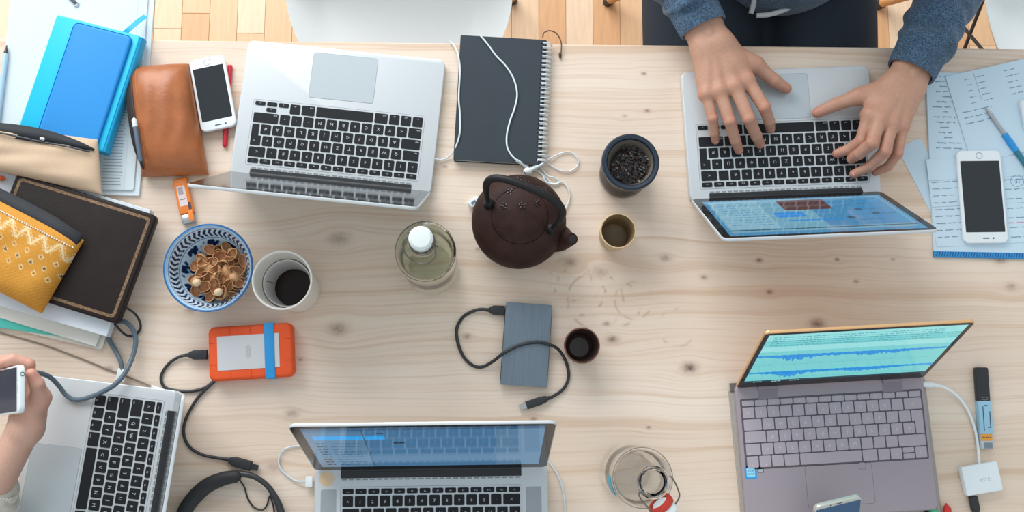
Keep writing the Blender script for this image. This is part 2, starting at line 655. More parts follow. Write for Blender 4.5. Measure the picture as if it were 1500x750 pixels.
    for s in 'LR':                                             # ribbed cuffs
        el, wr = A(J['elbow' + s]), A(J['wrist' + s])
        end = wr + (el - wr) * (sleeve_t[s] + 0.03)
        tip = wr + (el - wr) * (sleeve_t[s] + 0.03) - (el - wr) / np.linalg.norm(el - wr) * cuff[s]['len']
        M = along(end, tip)
        R = M.to_3x3() @ Matrix.Rotation(math.pi / 2, 3, 'Y'); t = M.translation.copy(); M = R.to_4x4(); M.translation = t
        r, Lc = cuff[s]['r'], cuff[s]['len']
        seg = 96
        prof = [(r * 1.02, -0.004), (r * 1.05, 0.006), (r * 1.0, Lc * 0.45), (r * 0.98, Lc * 0.85), (r * 0.95, Lc), (r * 0.87, Lc - 0.001), (r * 0.85, Lc * 0.7), (r * 0.85, 0.0)]
        mb = MB(); mb.lathe(prof, seg)
        rib = []
        for i, (x, y, z) in enumerate(mb.v):
            q = 1 + (0.012 if i % 2 else -0.012)
            wob = 1 + 0.03 * math.sin(3 * math.atan2(y, x) + 1)
            sy = cuff[s].get('flat', 0.82)
            rib.append((x * q * wob * (sy if cuff[s].get('ax', 0) == 0 else 1), y * q * wob * (sy if cuff[s].get('ax', 0) == 1 else 1), z))
        mb.v = [tuple(M @ Vector(p) - Vector(o)) for p in rib]
        mb.build('cuff', cloth['mat'], P)
    # trousers and shoes
    F = Field(lo, hi, 0.008)
    F.ellipsoid(A(J['pelvis']) - (0, 0, 0.01), (0.165, 0.14, 0.11), 0.03)
    for s in 'LR':
        F.chain([J['hip' + s], J['knee' + s], A(J['ankle' + s]) + (0, 0, 0.05)], [0.118, 0.100, 0.062], 0.03)
    V, Q = F.surface()
    link('trousers', field_mesh('trousers', [(V, Q)], trouser, o), P)
    for s in 'LR':
        an = A(J['ankle' + s]); kn = A(J['knee' + s]); hp = A(J['hip' + s])
        d = kn - hp; d[2] = 0; d /= np.linalg.norm(d)
        F = Field(an - 0.3, an + 0.3, 0.008)
        F.cone(an, (an[0], an[1], 0.045), 0.045, 0.042, 0.02)
        F.cone((an[0], an[1], 0.044), (an[0] + d[0] * 0.17, an[1] + d[1] * 0.17, 0.04), 0.042, 0.036, 0.02)
        V, Q = F.surface(); V[:, 2] = np.maximum(V[:, 2], 0.002)
        link('shoe', field_mesh('shoe', [(V, Q)], mat('shoe_leather', (52, 46, 42), 0.5), o), P)
    return P

# ------------------------------------------------------------------ setting: floor and table
def node(nt, t, **kw):
    n = nt.nodes.new(t)
    for k, v in kw.items(): setattr(n, k, v)
    return n


def math_node(nt, op, a, b=None, c=None, clamp=False):
    n = node(nt, 'ShaderNodeMath', operation=op, use_clamp=clamp)
    for i, x in enumerate((a, b, c)):
        if x is None: continue
        if isinstance(x, (int, float)): n.inputs[i].default_value = x
        else: nt.links.new(x, n.inputs[i])
    return n.outputs[0]


def smooth(nt, x, lo, hi, a=0.0, b=1.0):
    n = node(nt, 'ShaderNodeMapRange', interpolation_type='SMOOTHSTEP')
    nt.links.new(x, n.inputs['Value'])
    n.inputs['From Min'].default_value = lo; n.inputs['From Max'].default_value = hi
    n.inputs['To Min'].default_value = a; n.inputs['To Max'].default_value = b
    return n.outputs[0]


def mixc(nt, fac, a, b, mode='MIX'):
    n = node(nt, 'ShaderNodeMix', data_type='RGBA', blend_type=mode)
    if isinstance(fac, (int, float)): n.inputs[0].default_value = fac
    else: nt.links.new(fac, n.inputs[0])
    for i, x in ((6, a), (7, b)):
        if isinstance(x, tuple): n.inputs[i].default_value = x
        else: nt.links.new(x, n.inputs[i])
    return n.outputs[2]


def noise_node(nt, vec, scale, detail=2.0, rough=0.5):
    n = node(nt, 'ShaderNodeTexNoise')
    n.inputs['Scale'].default_value = scale; n.inputs['Detail'].default_value = detail; n.inputs['Roughness'].default_value = rough
    nt.links.new(vec, n.inputs['Vector'])
    return n.outputs['Fac']


# knots: photograph position, radius in mm, darkness
KNOTS = [(497, 350, 15, .5), (495, 482, 14, .6), (278, 455, 7, .55), (428, 606, 10, .5), (401, 684, 13, .4), (1010, 539, 11, .95), (897, 497, 9, .75),
         (888, 474, 5, .6), (684, 493, 6, .6), (836, 384, 11, .6), (880, 398, 12, .4), (975, 378, 9, .55), (1112, 381, 5, .85), (1031, 406, 5, .6),
         (1127, 428, 5, .8), (1197, 474, 11, .85), (1226, 380, 4, .8), (1254, 412, 4, .7), (1481, 420, 8, .5), (782, 614, 5, .6), (943, 108, 4, .8),
         (948, 162, 4, .75), (915, 170, 4, .4), (651, 244, 5, .6), (950, 626, 3, .9), (440, 527, 3, .7), (160, 540, 6, .5), (1465, 380, 10, .6),
         (760, 490, 4, .3), (1308, 380, 4, .45), (700, 365, 4, .5), (250, 408, 4, .3)]
TX0, TX1, TY0, TY1 = -0.87, 1.18, -0.27, 0.603


def wood_table_material():
    m = bpy.data.materials.new('pale_pine_table'); m.use_nodes = True
    nt = m.node_tree; b = nt.nodes['Principled BSDF']
    geo = node(nt, 'ShaderNodeTexCoord')
    sx = node(nt, 'ShaderNodeSeparateXYZ'); nt.links.new(geo.outputs['Object'], sx.inputs[0])
    x, y, z = sx.outputs
    warp = noise_node(nt, geo.outputs['Object'], 2.3, 2)
    yy = math_node(nt, 'ADD', y, math_node(nt, 'MULTIPLY', math_node(nt, 'SUBTRACT', warp, 0.5), 0.05))
    dark = None; halo = None
    for px, py, r, a in KNOTS:
        p = at(px, py, 0); r = r / 1000
        dx = math_node(nt, 'MULTIPLY', math_node(nt, 'SUBTRACT', x, p.x), 0.75 / r)
        dy = math_node(nt, 'MULTIPLY', math_node(nt, 'SUBTRACT', y, p.y), 1.15 / r)
        d2 = math_node(nt, 'ADD', math_node(nt, 'MULTIPLY', dx, dx), math_node(nt, 'MULTIPLY', dy, dy))
        k = math_node(nt, 'MULTIPLY', math_node(nt, 'POWER', 2.718, math_node(nt, 'MULTIPLY', d2, -1.5)), a)
        # the grain flows round a knot
        q = math_node(nt, 'DIVIDE', math_node(nt, 'MULTIPLY', dy, r * 0.9), math_node(nt, 'ADD', math_node(nt, 'MULTIPLY', d2, 0.3), 1.0))
        yy = math_node(nt, 'SUBTRACT', yy, q)
        dark = k if dark is None else math_node(nt, 'ADD', dark, k)
    cv = node(nt, 'ShaderNodeCombineXYZ')
    nt.links.new(math_node(nt, 'MULTIPLY', x, 0.55), cv.inputs[0]); nt.links.new(math_node(nt, 'MULTIPLY', yy, 42.0), cv.inputs[1])
    g1 = noise_node(nt, cv.outputs[0], 1.0, 3, 0.6)
    cv2 = node(nt, 'ShaderNodeCombineXYZ')
    nt.links.new(math_node(nt, 'MULTIPLY', x, 3.0), cv2.inputs[0]); nt.links.new(math_node(nt, 'MULTIPLY', yy, 260.0), cv2.inputs[1])
    g2 = noise_node(nt, cv2.outputs[0], 1.0, 2)
    cv3 = node(nt, 'ShaderNodeCombineXYZ')
    nt.links.new(math_node(nt, 'MULTIPLY', x, 0.5), cv3.inputs[0]); nt.links.new(math_node(nt, 'MULTIPLY', yy, 8.0), cv3.inputs[1])
    g3 = noise_node(nt, cv3.outputs[0], 1.0, 1)
    c = mixc(nt, smooth(nt, g3, 0.3, 0.72), srgb(*TABLE_A), srgb(*TABLE_B))
    late = math_node(nt, 'MULTIPLY', smooth(nt, g1, 0.51, 0.68), 0.47)
    c = mixc(nt, late, c, srgb(200, 162, 128))
    c = mixc(nt, math_node(nt, 'MULTIPLY', smooth(nt, g2, 0.46, 0.70), 0.26), c, srgb(192, 154, 122))
    big = noise_node(nt, geo.outputs['Object'], 1.7, 1)
    c = mixc(nt, math_node(nt, 'MULTIPLY', smooth(nt, big, 0.42, 0.68), 0.18), c, srgb(214, 182, 152))
    kn = noise_node(nt, geo.outputs['Object'], 160, 3)
    kd = math_node(nt, 'MULTIPLY', dark, smooth(nt, kn, 0.3, 0.6, 0.75, 1.1), clamp=True)
    c = mixc(nt, kd, c, srgb(122, 92, 82))
    # dried rings left by wet cups
    for px, py, r, a in ((850, 425, .040, .30), (872, 440, .045, .26), (905, 445, .036, .28), (928, 440, .030, .2), (835, 410, .034, .2), (992, 480, .030, .16)):
        p = at(px, py, 0)
        dx = math_node(nt, 'SUBTRACT', x, p.x); dy = math_node(nt, 'SUBTRACT', y, p.y)
        d = math_node(nt, 'SQRT', math_node(nt, 'ADD', math_node(nt, 'MULTIPLY', dx, dx), math_node(nt, 'MULTIPLY', dy, dy)))
        ring = math_node(nt, 'POWER', 2.718, math_node(nt, 'MULTIPLY', math_node(nt, 'POWER', math_node(nt, 'DIVIDE', math_node(nt, 'SUBTRACT', d, r), 0.0022), 2.0), -1.0))
        br = smooth(nt, noise_node(nt, geo.outputs['Object'], 38 + r * 200, 2), 0.50, 0.62)
        c = mixc(nt, math_node(nt, 'MULTIPLY', math_node(nt, 'MULTIPLY', ring, br), a * 1.6), c, srgb(160, 118, 88))
    nt.links.new(c, b.inputs['Base Color'])
    b.inputs['Roughness'].default_value = 0.55
    b.inputs['Specular IOR Level'].default_value = 0.35
    bp = node(nt, 'ShaderNodeBump'); bp.inputs['Strength'].default_value = 0.12; bp.inputs['Distance'].default_value = 0.0006
    nt.links.new(g1, bp.inputs['Height']); nt.links.new(bp.outputs[0], b.inputs['Normal'])
    return m


TABLE_A, TABLE_B = (234, 217, 201), (227, 205, 185)

# floor: a base slab with the parquet strips that show built one by one
floor = link('floor', MB().box(-4, -4, -0.05, 4, 4, -0.0125).mesh('floor', mat('floor_base', (190, 146, 104), 0.6)))
tag(floor, kind='structure')
STRIP = [mat('floor_strip_%s' % n, c, 0.38, noise=(14, 0.07, (9, 0.8, 1))) for n, c in
         (('pale', (230, 196, 160)), ('honey', (226, 184, 142)), ('amber', (218, 168, 122)), ('cream', (234, 204, 172)))]
sw = 0.066
strip_meshes = {}
for i in range(int(2.9 / sw)):
    xx = -1.35 + i * sw
    yy = 0.30 - random.uniform(0, 0.70)
    while yy < 1.75:
        L = random.choice((0.55, 0.70, 0.85))
        mi = random.choice((0, 0, 1, 1, 2, 3))
        key = (L, mi)
        if key not in strip_meshes:
            strip_meshes[key] = MB().box(-sw / 2 + 0.0003, 0.0003, -0.012, sw / 2 - 0.0003, L - 0.0003, 0, 0.0006).mesh('floor_board', STRIP[mi])
        if yy + L > 0.45:
            link('floor_board', strip_meshes[key], floor, (xx, yy, 0.0))
        yy += L

table = thing('table', 'long pale pine table with knots carrying all the laptops and cups', 'table', (0.1, 0.2, 0))
wood = wood_table_material()
tt = MB().box(TX0, TY0, -0.030, TX1, TY1, 0.0, 0.0025)
link('tabletop', tt.mesh('tabletop', wood), table, (-0.1, -0.2, T))
leg_me = MB().prism(roundrect(0.06, 0.06, 0.006), 0, T - 0.030, 0.002).mesh('leg', mat('pine_leg', (214, 186, 156), 0.6, noise=(10, 0.08, (8, 8, 0.5))))
for lx in (TX0 + 0.08, TX1 - 0.08):
    for ly in (TY0 + 0.07, TY1 - 0.07):
        link('leg', leg_me, table, (lx - 0.1, ly - 0.2, 0))

# chairs: white bucket seat on four splayed wooden legs with black feet
CH_W = mat('chair_shell_white', (242, 247, 247), 0.42)
CH_L = mat('chair_beech', (205, 150, 96), 0.5, noise=(30, 0.1, (6, 6, 0.6)))
CH_B = mat('chair_black', (38, 38, 40), 0.5)


def make_chair(label, loc, rz):
    t = thing('shell_chair', label, 'chair', loc, rz, 'white shell chairs at the table')
    n, k = 44, 15
    vs, fs = [], []
    for j in range(k + 1):
        s = j / k
        for i in range(n):
            a = 2 * math.pi * i / n
            cx, cy = math.cos(a), math.sin(a)
            r = 0.218 * s
            back = max(0, cy) ** 1.5
            z = 0.46 - 0.02 * (1 - s * s) - 0.018 * max(0, -cy) ** 2 * s ** 4 + back * max(0, s - 0.5) ** 1.3 * 0.98 + abs(cx) ** 3 * max(0, s - 0.72) * 0.12
            ry = 1.0 + 0.10 * back
            vs.append((cx * r, cy * r * ry, z))
    top = len(vs)
    vs += [(x * 0.995, y * 0.995, z - 0.006) for x, y, z in vs]
    for j in range(k):
        for i in range(n):
            l = (i + 1) % n
            fs.append((j * n + i, (j + 1) * n + i, (j + 1) * n + l, j * n + l))
            fs.append((top + j * n + l, top + (j + 1) * n + l, top + (j + 1) * n + i, top + j * n + i))
    for i in range(n):
        l = (i + 1) % n
        fs.append((k * n + i, top + k * n + i, top + k * n + l, k * n + l))
    MB().add(vs, fs).build('seat_shell', CH_W, t)
    tops, bots = [], []
    for sx in (-1, 1):
        for sy in (-1, 1):
            a = (sx * 0.11, sy * 0.10, 0.425); b = (sx * 0.228, sy * 0.18, 0.022)
            lg = MB().tube([a, b], [0.0145, 0.011], 12).build('leg', CH_L, t)
            MB().tube([b, (sx * 0.232, sy * 0.183, 0.0)], 0.0125, 12).build('foot', CH_B, lg)
            tops.append(Vector(a)); bots.append(Vector(b))
    mb = MB()
    for i, j in ((0, 1), (1, 3), (3, 2), (2, 0)):
        mb.tube([tops[i].lerp(bots[i], 0.15), tops[j].lerp(bots[j], 0.6)], 0.004, 6)
        mb.tube([tops[j].lerp(bots[j], 0.15), tops[i].lerp(bots[i], 0.6)], 0.004, 6)
    mb.build('wire_brace', CH_B, t)
    return t


make_chair('empty white shell chair pushed in beside the spiral notebook and upper left laptop', (-0.161, 0.80, 0), 0.0)
make_chair('white shell chair that the person in the blue sweatshirt sits on', (0.535, 0.80, 0), 0.0)
make_chair('white shell chair at the top right corner beyond the paper notes', (1.20, 0.80, 0), 0.0)

# ------------------------------------------------------------------ laptops
ALU = mat('brushed_aluminium', (206, 210, 212), 0.42, metal=0.25)
ALU_D = mat('aluminium_seam', (136, 142, 146), 0.5)
KEYB = mat('black_key', (25, 27, 31), 0.6, spec=0.3)
KEYL = mat('key_legend', (196, 200, 204), 0.6)
HINGE = mat('black_hinge', (34, 36, 39), 0.5)
BEZEL = mat('black_glass_bezel', (26, 27, 30), 0.12)
DECK = mat('keyboard_tray', (200, 205, 208), 0.45, metal=0.25)
PADM = mat('trackpad_glass', (188, 196, 200), 0.35, metal=0.2)
ZEN = mat('rose_grey_metal', (162, 149, 156), 0.42, metal=0.2)
ZEN_KEY = mat('rose_grey_key', (176, 162, 170), 0.5)
ZEN_TRAY = mat('rose_keyboard_tray', (92, 84, 92), 0.6)
ZEN_LEG = mat('rose_key_legend', (206, 196, 206), 0.6)
ZEN_EDGE = mat('rose_gold_edge', (224, 178, 128), 0.35, metal=0.5)
GRILLE = mat('speaker_grille', (168, 173, 176), 0.6, metal=0.1, bump=(1400, 0.7))
SCR = {}


def screen_mat(name, col, s):
    m = mat('screen_' + name, (8, 9, 11), 0.08, emit=col, emit_s=s)
    return m


U = 0.019
ROWS = [
    [(14.5 / 14, t) for t in ('esc', 'F1', 'F2', 'F3', 'F4', 'F5', 'F6', 'F7', 'F8', 'F9', 'F10', 'F11', 'F12', 'O')],
    [(1, t) for t in ('^', '1', '2', '3', '4', '5', '6', '7', '8', '9', '0', 'ß', '´')] + [(1.5, '<')],
    [(1.5, 'tab')] + [(1, t) for t in 'QWERTZUIOPÜ+'] + [(1, 'ENTER')],
    [(1.75, 'caps')] + [(1, t) for t in 'ASDFGHJKLÖÄ#'],
    [(1.25, 'shift'), (1, '<')] + [(1, t) for t in 'YXCVBNM,.-'] + [(2.25, 'shift')],
    [(1, 'fn'), (1, 'ctrl'), (1, 'alt'), (1.25, 'cmd'), (5, ''), (1.25, 'cmd'), (1, 'alt')],
]


def key_layout(cmd='cmd', tall=False):
    out = []
    y = 0.0
    for r, row in enumerate(ROWS):
        h = 0.55 if r == 0 else 1.0
        x = 0.0
        for w, t in row:
            if t == 'ENTER': out.append((x, y, 1.0, 2.0, 'ENTER'))
            else: out.append((x, y, w, h, t if t != 'cmd' else cmd))
            x += w
        if r == 5:
            ah, ay = (1.0, 0.0) if tall else (0.5, 0.5)
            out += [(x, y + ay, 1, ah, '<'), (x + 1, y, 1, 0.5, '^'), (x + 1, y + 0.5, 1, 0.5, 'v'), (x + 2, y + ay, 1, ah, '>')]
        y += h
    return out, 14.5, y


KEYMESH = {}


def key_mesh(style, w, h, t, mats):
    k = (style, round(w, 3), round(h, 3), t)
    if k not in KEYMESH:
        gap = 0.0028 if style == 'mac' else 0.0017
        W, H = w * U - gap, h * U - gap
        mb = MB()
        if t == 'ENTER':
            x0, x1, y0, y1 = -W / 2, W / 2, -H / 2, H / 2
            s = 0.25 * U; ym = (gap - 0.0) / 2
            poly = [(x0 + s, y0), (x1, y0), (x1, y1), (x0, y1), (x0, ym), (x0 + s, ym)]
        else: poly = roundrect(W, H, 0.0016, 2)
        mb.prism(poly, 0, 0.0011, 0.0003, 1)
        if t:
            s = 0.0074 if len(t) == 1 else 0.0036
            if h < 0.8: s = min(s, 0.0034)
            Mx = Matrix.Translation((0, -0.0005, 0.00114))
            if t == 'ENTER': mb.text('<', 0.005, 1, Matrix.Translation((0.002, 0.010, 0.00114)))
            else:
                if len(t) > 1 and h > 0.8: Mx = Matrix.Translation((-W / 2 + 0.005 if w > 1.1 else 0, -H / 2 + 0.0035, 0.00114))
                mb.text(t, s, 1, Mx, 0.009)
        KEYMESH[k] = mb.mesh('key', mats, 30)
    return KEYMESH[k]


def laptop(label, pos, rz, W, D, H, lid_deg, style='mac', kb_back=0.022, pad=(0.105, 0.076), pad_front=0.010, grilles=False,
           lid_rects=(), sc_colors=(), hinge_w=0.8, corner=0.011, kscale=1.0):
    t = thing('laptop', label, 'laptop', pos, rz, None)
    body_m = ALU if style == 'mac' else ZEN
    MB().prism(roundrect(W, D, corner, 6), 0.0008, H, 0.0016 if style == 'mac' else 0.003, 3).build('body', body_m, t)
    keys, kw, kh = key_layout('cmd' if style == 'mac' else 'alt', style != 'mac')
    KW, KH = kw * U * kscale, kh * U
    ytop = D / 2 - kb_back
    tray = MB().prism(roundrect(KW + 0.004, KH + 0.004, 0.003, 3, 0, ytop - KH / 2), H - 0.0002, H + 0.00012, 0, mi=1)
    tray.prism(roundrect(KW + 0.0028, KH + 0.0028, 0.0025, 3, 0, ytop - KH / 2), H, H + 0.0002, 0)
    kb = tray.build('keyboard', (DECK, ALU_D) if style == 'mac' else (ZEN_TRAY, ZEN_TRAY), t)
    mats = (KEYB, KEYL) if style == 'mac' else (ZEN_KEY, ZEN_LEG)
    for x, y, w, h, s in keys:
        cx = -KW / 2 + (x + w / 2) * U * kscale; cy = ytop - (y + h / 2) * U
        if s == 'ENTER':
            pass
        k = link('key', key_mesh(style, w * kscale if w < 4 else w * kscale, h, s, mats), kb, (cx, cy, H + 0.0002))
    pw, pd = pad
    py = -D / 2 + pad_front + pd / 2
    MB().prism(roundrect(pw + 0.0009, pd + 0.0009, 0.004, 3, 0, py), H - 0.0002, H + 0.00012, 0, mi=1).prism(
        roundrect(pw, pd, 0.0038, 3, 0, py), H, H + 0.0003, 0.0001, 1).build('trackpad', (PADM if style == 'mac' else ZEN, ALU_D if style == 'mac' else ZEN_TRAY), t)
    hy = D / 2 - 0.006
    hw = W * hinge_w
    if style == 'mac':
        hb = MB().tube([(-hw / 2, hy + 0.002, H - 0.002), (hw / 2, hy + 0.002, H - 0.002)], 0.0052, 14)
        hd_ = 0.012 if grilles else 0.007  # deeper black bar covers the hinge and stands in for its reflection
        hb.box(-hw / 2, hy - hd_, H - 0.0005, hw / 2, hy + 0.004, H + 0.0006)
        hinge = hb.build('hinge', HINGE, t)
        vt = MB()
        nslot = 26
        for i in range(nslot):
            cx = -hw / 2 + hw * (i + 0.5) / nslot
            vt.box(cx - hw / nslot * 0.36, hy - hd_ - 0.003, H - 0.0003, cx + hw / nslot * 0.36, hy - hd_ - 0.0008, H + 0.0003)
        vt.build('vent_slots', ALU_D, t)
    else:
        for sx in (-1, 1):
            MB().tube([(sx * W * 0.33 - 0.015, hy, H - 0.001), (sx * W * 0.33 + 0.015, hy, H - 0.001)], 0.0048, 14).box(
                sx * W * 0.33 - 0.016, hy - 0.019, H - 0.0004, sx * W * 0.33 + 0.016, hy - 0.002, H + 0.0003).build('hinge', mat('hinge_grey', (136, 124, 132), 0.4), t)  # flat plate on the deck stands in for the hinge's reflection
    if grilles:
        for sx in (-1, 1):
            MB().prism(roundrect(0.024, KH * 0.97, 0.002, 2, sx * (KW / 2 + 0.020), ytop - KH / 2), H - 0.0002, H + 0.0001).build('speaker_grille', GRILLE, t)
    # lid: lies in its own xy plane, screen towards +z, turned about the hinge line
    L = D - 0.004
    y0 = 0.004
    lid = MB().prism(roundrect(W, L, corner, 6, 0, y0 + L / 2 - 0.002), -0.0052, -0.0003, 0.0014, 2)
    lo = lid.build('lid', ALU if style == 'mac' else ZEN_EDGE, t, (0, hy, H), (math.radians(lid_deg), 0, 0))
    MB().prism(roundrect(W - 0.0034, L - 0.0034, corner - 0.002, 5, 0, y0 + L / 2 - 0.002), -0.0004, 0.0, 0).build('bezel', BEZEL, lo)
    bs, bt, bb = (0.0135, 0.011, 0.020) if style == 'mac' else (0.0085, 0.009, 0.020)
    if grilles: bs = 0.015
    sx0, sx1, sy0, sy1 = -W / 2 + bs, W / 2 - bs, y0 + bb, y0 + L - bt
    mb = MB().flat([(sx0, sy0), (sx1, sy0), (sx1, sy1), (sx0, sy1)], 0.0001, 0)
    z = 0.00012
    for item in lid_rects:
        mi, poly = item
        if len(poly) == 4 and not hasattr(poly[0], '__len__'):
            a, b, c, d = poly; poly = [(a, b), (c, b), (c, d), (a, d)]
        z += 0.000002
        mb.add([(sx0 + (sx1 - sx0) * p[0], sy0 + (sy1 - sy0) * p[1], z) for p in poly], [tuple(range(len(poly)))], mi)
    mb.build('screen', list(sc_colors), lo, sharp=None)
    MB().prism(circle(0.0018, 12, 0, y0 + L - bt * 0.55), 0.0, 0.0002).build('webcam', mat('lens', (60, 70, 84), 0.1), lo)
    return t, lo


def scribble(mi, x0, x1, y, h, rnd, word=0.05):
    out = []
    x = x0
    while x < x1:
        w = rnd.uniform(0.3, 1) * word
        out.append((mi, (x, y, min(x + w, x1), y + h)))
        x += w + word * 0.2
    return out


rnd = random.Random(3)
# upper left laptop, turned to a person at the top, its screen seen edge-on
t1, _ = laptop('silver laptop at the upper left beside the spiral notebook, screen turned away from view', (-0.2339, 0.4710, T), 3.0446, 0.325, 0.227, 0.014, 72.2,
               sc_colors=[screen_mat('dim', (40, 52, 60), 0.15)], kb_back=0.0215)

# upper right laptop under the two hands
cols = [screen_mat('sky', (84, 156, 204), 0.7), screen_mat('pale', (128, 186, 212), 0.7), screen_mat('brown', (96, 66, 66), 0.8),
        screen_mat('blue', (50, 140, 214), 0.9), screen_mat('slate', (66, 100, 124), 0.8), screen_mat('white', (150, 198, 218), 0.75)]
R = [(1, (0.02, 0.03, 0.98, 0.93)), (0, (0.0, 0.93, 1.0, 1.0)), (4, (0.02, 0.86, 0.98, 0.885)), (0, (0.03, 0.05, 0.46, 0.84)), (1, (0.47, 0.05, 0.70, 0.84)), (5, (0.71, 0.05, 0.97, 0.84)),
     (2, (0.34, 0.06, 0.60, 0.36)), (3, (0.52, 0.42, 0.68, 0.56)), (4, (0.13, 0.50, 0.17, 0.56)), (4, (0.28, 0.60, 0.32, 0.66)), (3, (0.33, 0.64, 0.64, 0.67)), (4, (0.2, 0.38, 0.23, 0.43))]
for i in range(14): R += scribble(3 if i % 3 else 4, 0.05, 0.28, 0.1 + 0.05 * i, 0.010, rnd)
for i in range(10): R += scribble(0, 0.73, 0.95, 0.1 + 0.07 * i, 0.014, rnd)
t2, _ = laptop('silver laptop under the two typing hands, blue windows on its screen', (0.48873, 0.44944, T), 3.18856, 0.314, 0.219, 0.015, 63.1,
               lid_rects=R, sc_colors=cols)

# lower middle laptop
cols = [screen_mat('list', (84, 138, 184), 0.6), screen_mat('sel', (40, 160, 232), 0.9), screen_mat('pane', (108, 152, 190), 0.6), screen_mat('ink', (48, 58, 72), 0.6), screen_mat('bar', (66, 108, 146), 0.6)]
R = [(2, (0.0, 0.0, 0.24, 0.9)), (4, (0.0, 0.94, 1, 1)), (1, (0.03, 0.72, 0.33, 0.82)), (2, (0.80, 0.0, 1.0, 0.94)), (4, (0.24, 0.0, 0.246, 0.94))]
for i in range(9):
    R += scribble(3, 0.03, 0.07, 0.06 + 0.07 * i, 0.025, rnd, 0.03)
    R += scribble(4, 0.09, 0.21, 0.06 + 0.07 * i, 0.018, rnd, 0.03)
R += [(3, (0.36, 0.62, 0.41, 0.65)), (3, (0.30, 0.86, 0.33, 0.88))]
t3, _ = laptop('silver laptop at the bottom middle with a peach round spot beside its hinge', (-0.07546, -0.20824, T), 0.0128, 0.359, 0.247, 0.0155, 73.3,
               lid_rects=R, sc_colors=cols, kb_back=0.033, grilles=True, hinge_w=0.775)
MB().prism(circle(0.0115, 28, -0.161, 0.105), 0.0155, 0.0158, 0.0001, 1).build('round_spot', mat('peach_sticker', (226, 196, 160), 0.6), t3)  # flat peach disc on the deck beside the hinge

# lower left laptop, turned to a person at the left
c = at(263, 573, 0.015); rz = math.radians(-96.9)
ux = Vector((math.cos(rz), math.sin(rz), 0)); uy = Vector((-math.sin(rz), math.cos(rz), 0))
p = c + ux * 0.157 - uy * 0.1095
t4, _ = laptop('silver laptop at the lower left, turned sideways under the hand with the phone', (p.x, p.y, T), rz, 0.314, 0.219, 0.015, 71.5,
               sc_colors=[screen_mat('dim', (40, 52, 60), 0.4)])

# lower right rose-grey laptop on its felt sleeve, audio wave forms on the screen
cols = [screen_mat('cyan', (118, 206, 208), 0.95), screen_mat('wave', (28, 140, 214), 1.0), screen_mat('light', (150, 222, 222), 0.95), screen_mat('tealline', (74, 168, 180), 0.9), screen_mat('night', (20, 60, 76), 0.9)]
R = [(2, (0, 0.88, 1, 1)), (3, (0, 0.87, 1, 0.875)), (3, (0, 0.77, 1, 0.775)), (3, (0, 0.37, 1, 0.374)), (4, (0, 0, 1, 0.035)), (2, (0.0, 0.66, 1, 0.76))]
for yy, amp in ((0.56, 0.16), (0.21, 0.15)):
    n = 150
    top = [(i / n, yy + 0.02 + 0.004 * math.sin(i)) for i in range(n + 1)]
    bot = []
    for i in range(n + 1):
        u = i / n
        e = 0.10 + 0.8 * math.exp(-((u - 0.22) / 0.10) ** 2) + 0.45 * math.exp(-((u - 0.63) / 0.16) ** 2) + 0.2 * math.exp(-((u - 0.4) / 0.05) ** 2)
        bot.append((u, yy - amp * e * (0.35 + 0.65 * rnd.random())))
    for i in range(n):
        R.append((1, [bot[i], bot[i + 1], top[i + 1], top[i]]))
for i in range(5): R += scribble(3, 0.03, 0.9, 0.79 + 0.04 * i, 0.012, rnd, 0.035)
for i in range(3): R += scribble(2, 0.05 + 0.1 * i, 0.10 + 0.1 * i, 0.01, 0.015, rnd, 0.02)
SLEEVE_H = 0.006
t5, _ = laptop('rose-grey laptop at the lower right showing cyan audio waveforms', (0.5555, -0.0576, T + SLEEVE_H), 0.0567, 0.302, 0.210, 0.0125, 69.6,
               style='zen', lid_rects=R, sc_colors=cols, kb_back=0.0245, pad=(0.105, 0.062), pad_front=0.016, corner=0.008, kscale=1.04)
fp = MB().prism(roundrect(0.0105, 0.0105, 0.002, 3, 0.038, -0.055 + 0.024), 0.0127, 0.01295, 0, mi=0).prism(roundrect(0.0095, 0.0095, 0.002, 3, 0.038, -0.031), 0.0128, 0.01305, 0, mi=1)
fp.build('fingerprint_reader', (ZEN_TRAY, ZEN), t5)
st = MB().prism(roundrect(0.0185, 0.0195, 0.001, 2, -0.138, -0.031), 0.0125, 0.0127, 0, mi=0)
st.prism(roundrect(0.013, 0.014, 0.001, 2, -0.138, -0.031), 0.0127, 0.01275, 0, mi=1)
st.text('intel', 0.0058, 2, Matrix.Translation((-0.138, -0.028, 0.0128)), 0.011).text('CORE', 0.004, 2, Matrix.Translation((-0.138, -0.0335, 0.0128)), 0.010)
st.build('processor_sticker', (mat('sticker_blue', (44, 150, 214), 0.4), mat('sticker_light', (150, 214, 236), 0.4), mat('sticker_ink', (30, 90, 150), 0.5)), t5)
st = MB().prism(roundrect(0.0095, 0.011, 0.0008, 2, -0.1225, -0.027), 0.0125, 0.0127, 0, mi=0).prism(roundrect(0.0075, 0.005, 0.0005, 2, -0.1225, -0.0295), 0.0127, 0.01275, 0, mi=1)
st.build('energy_sticker', (mat('sticker_black', (44, 46, 52), 0.4), mat('sticker_silver', (170, 176, 182), 0.4)), t5)

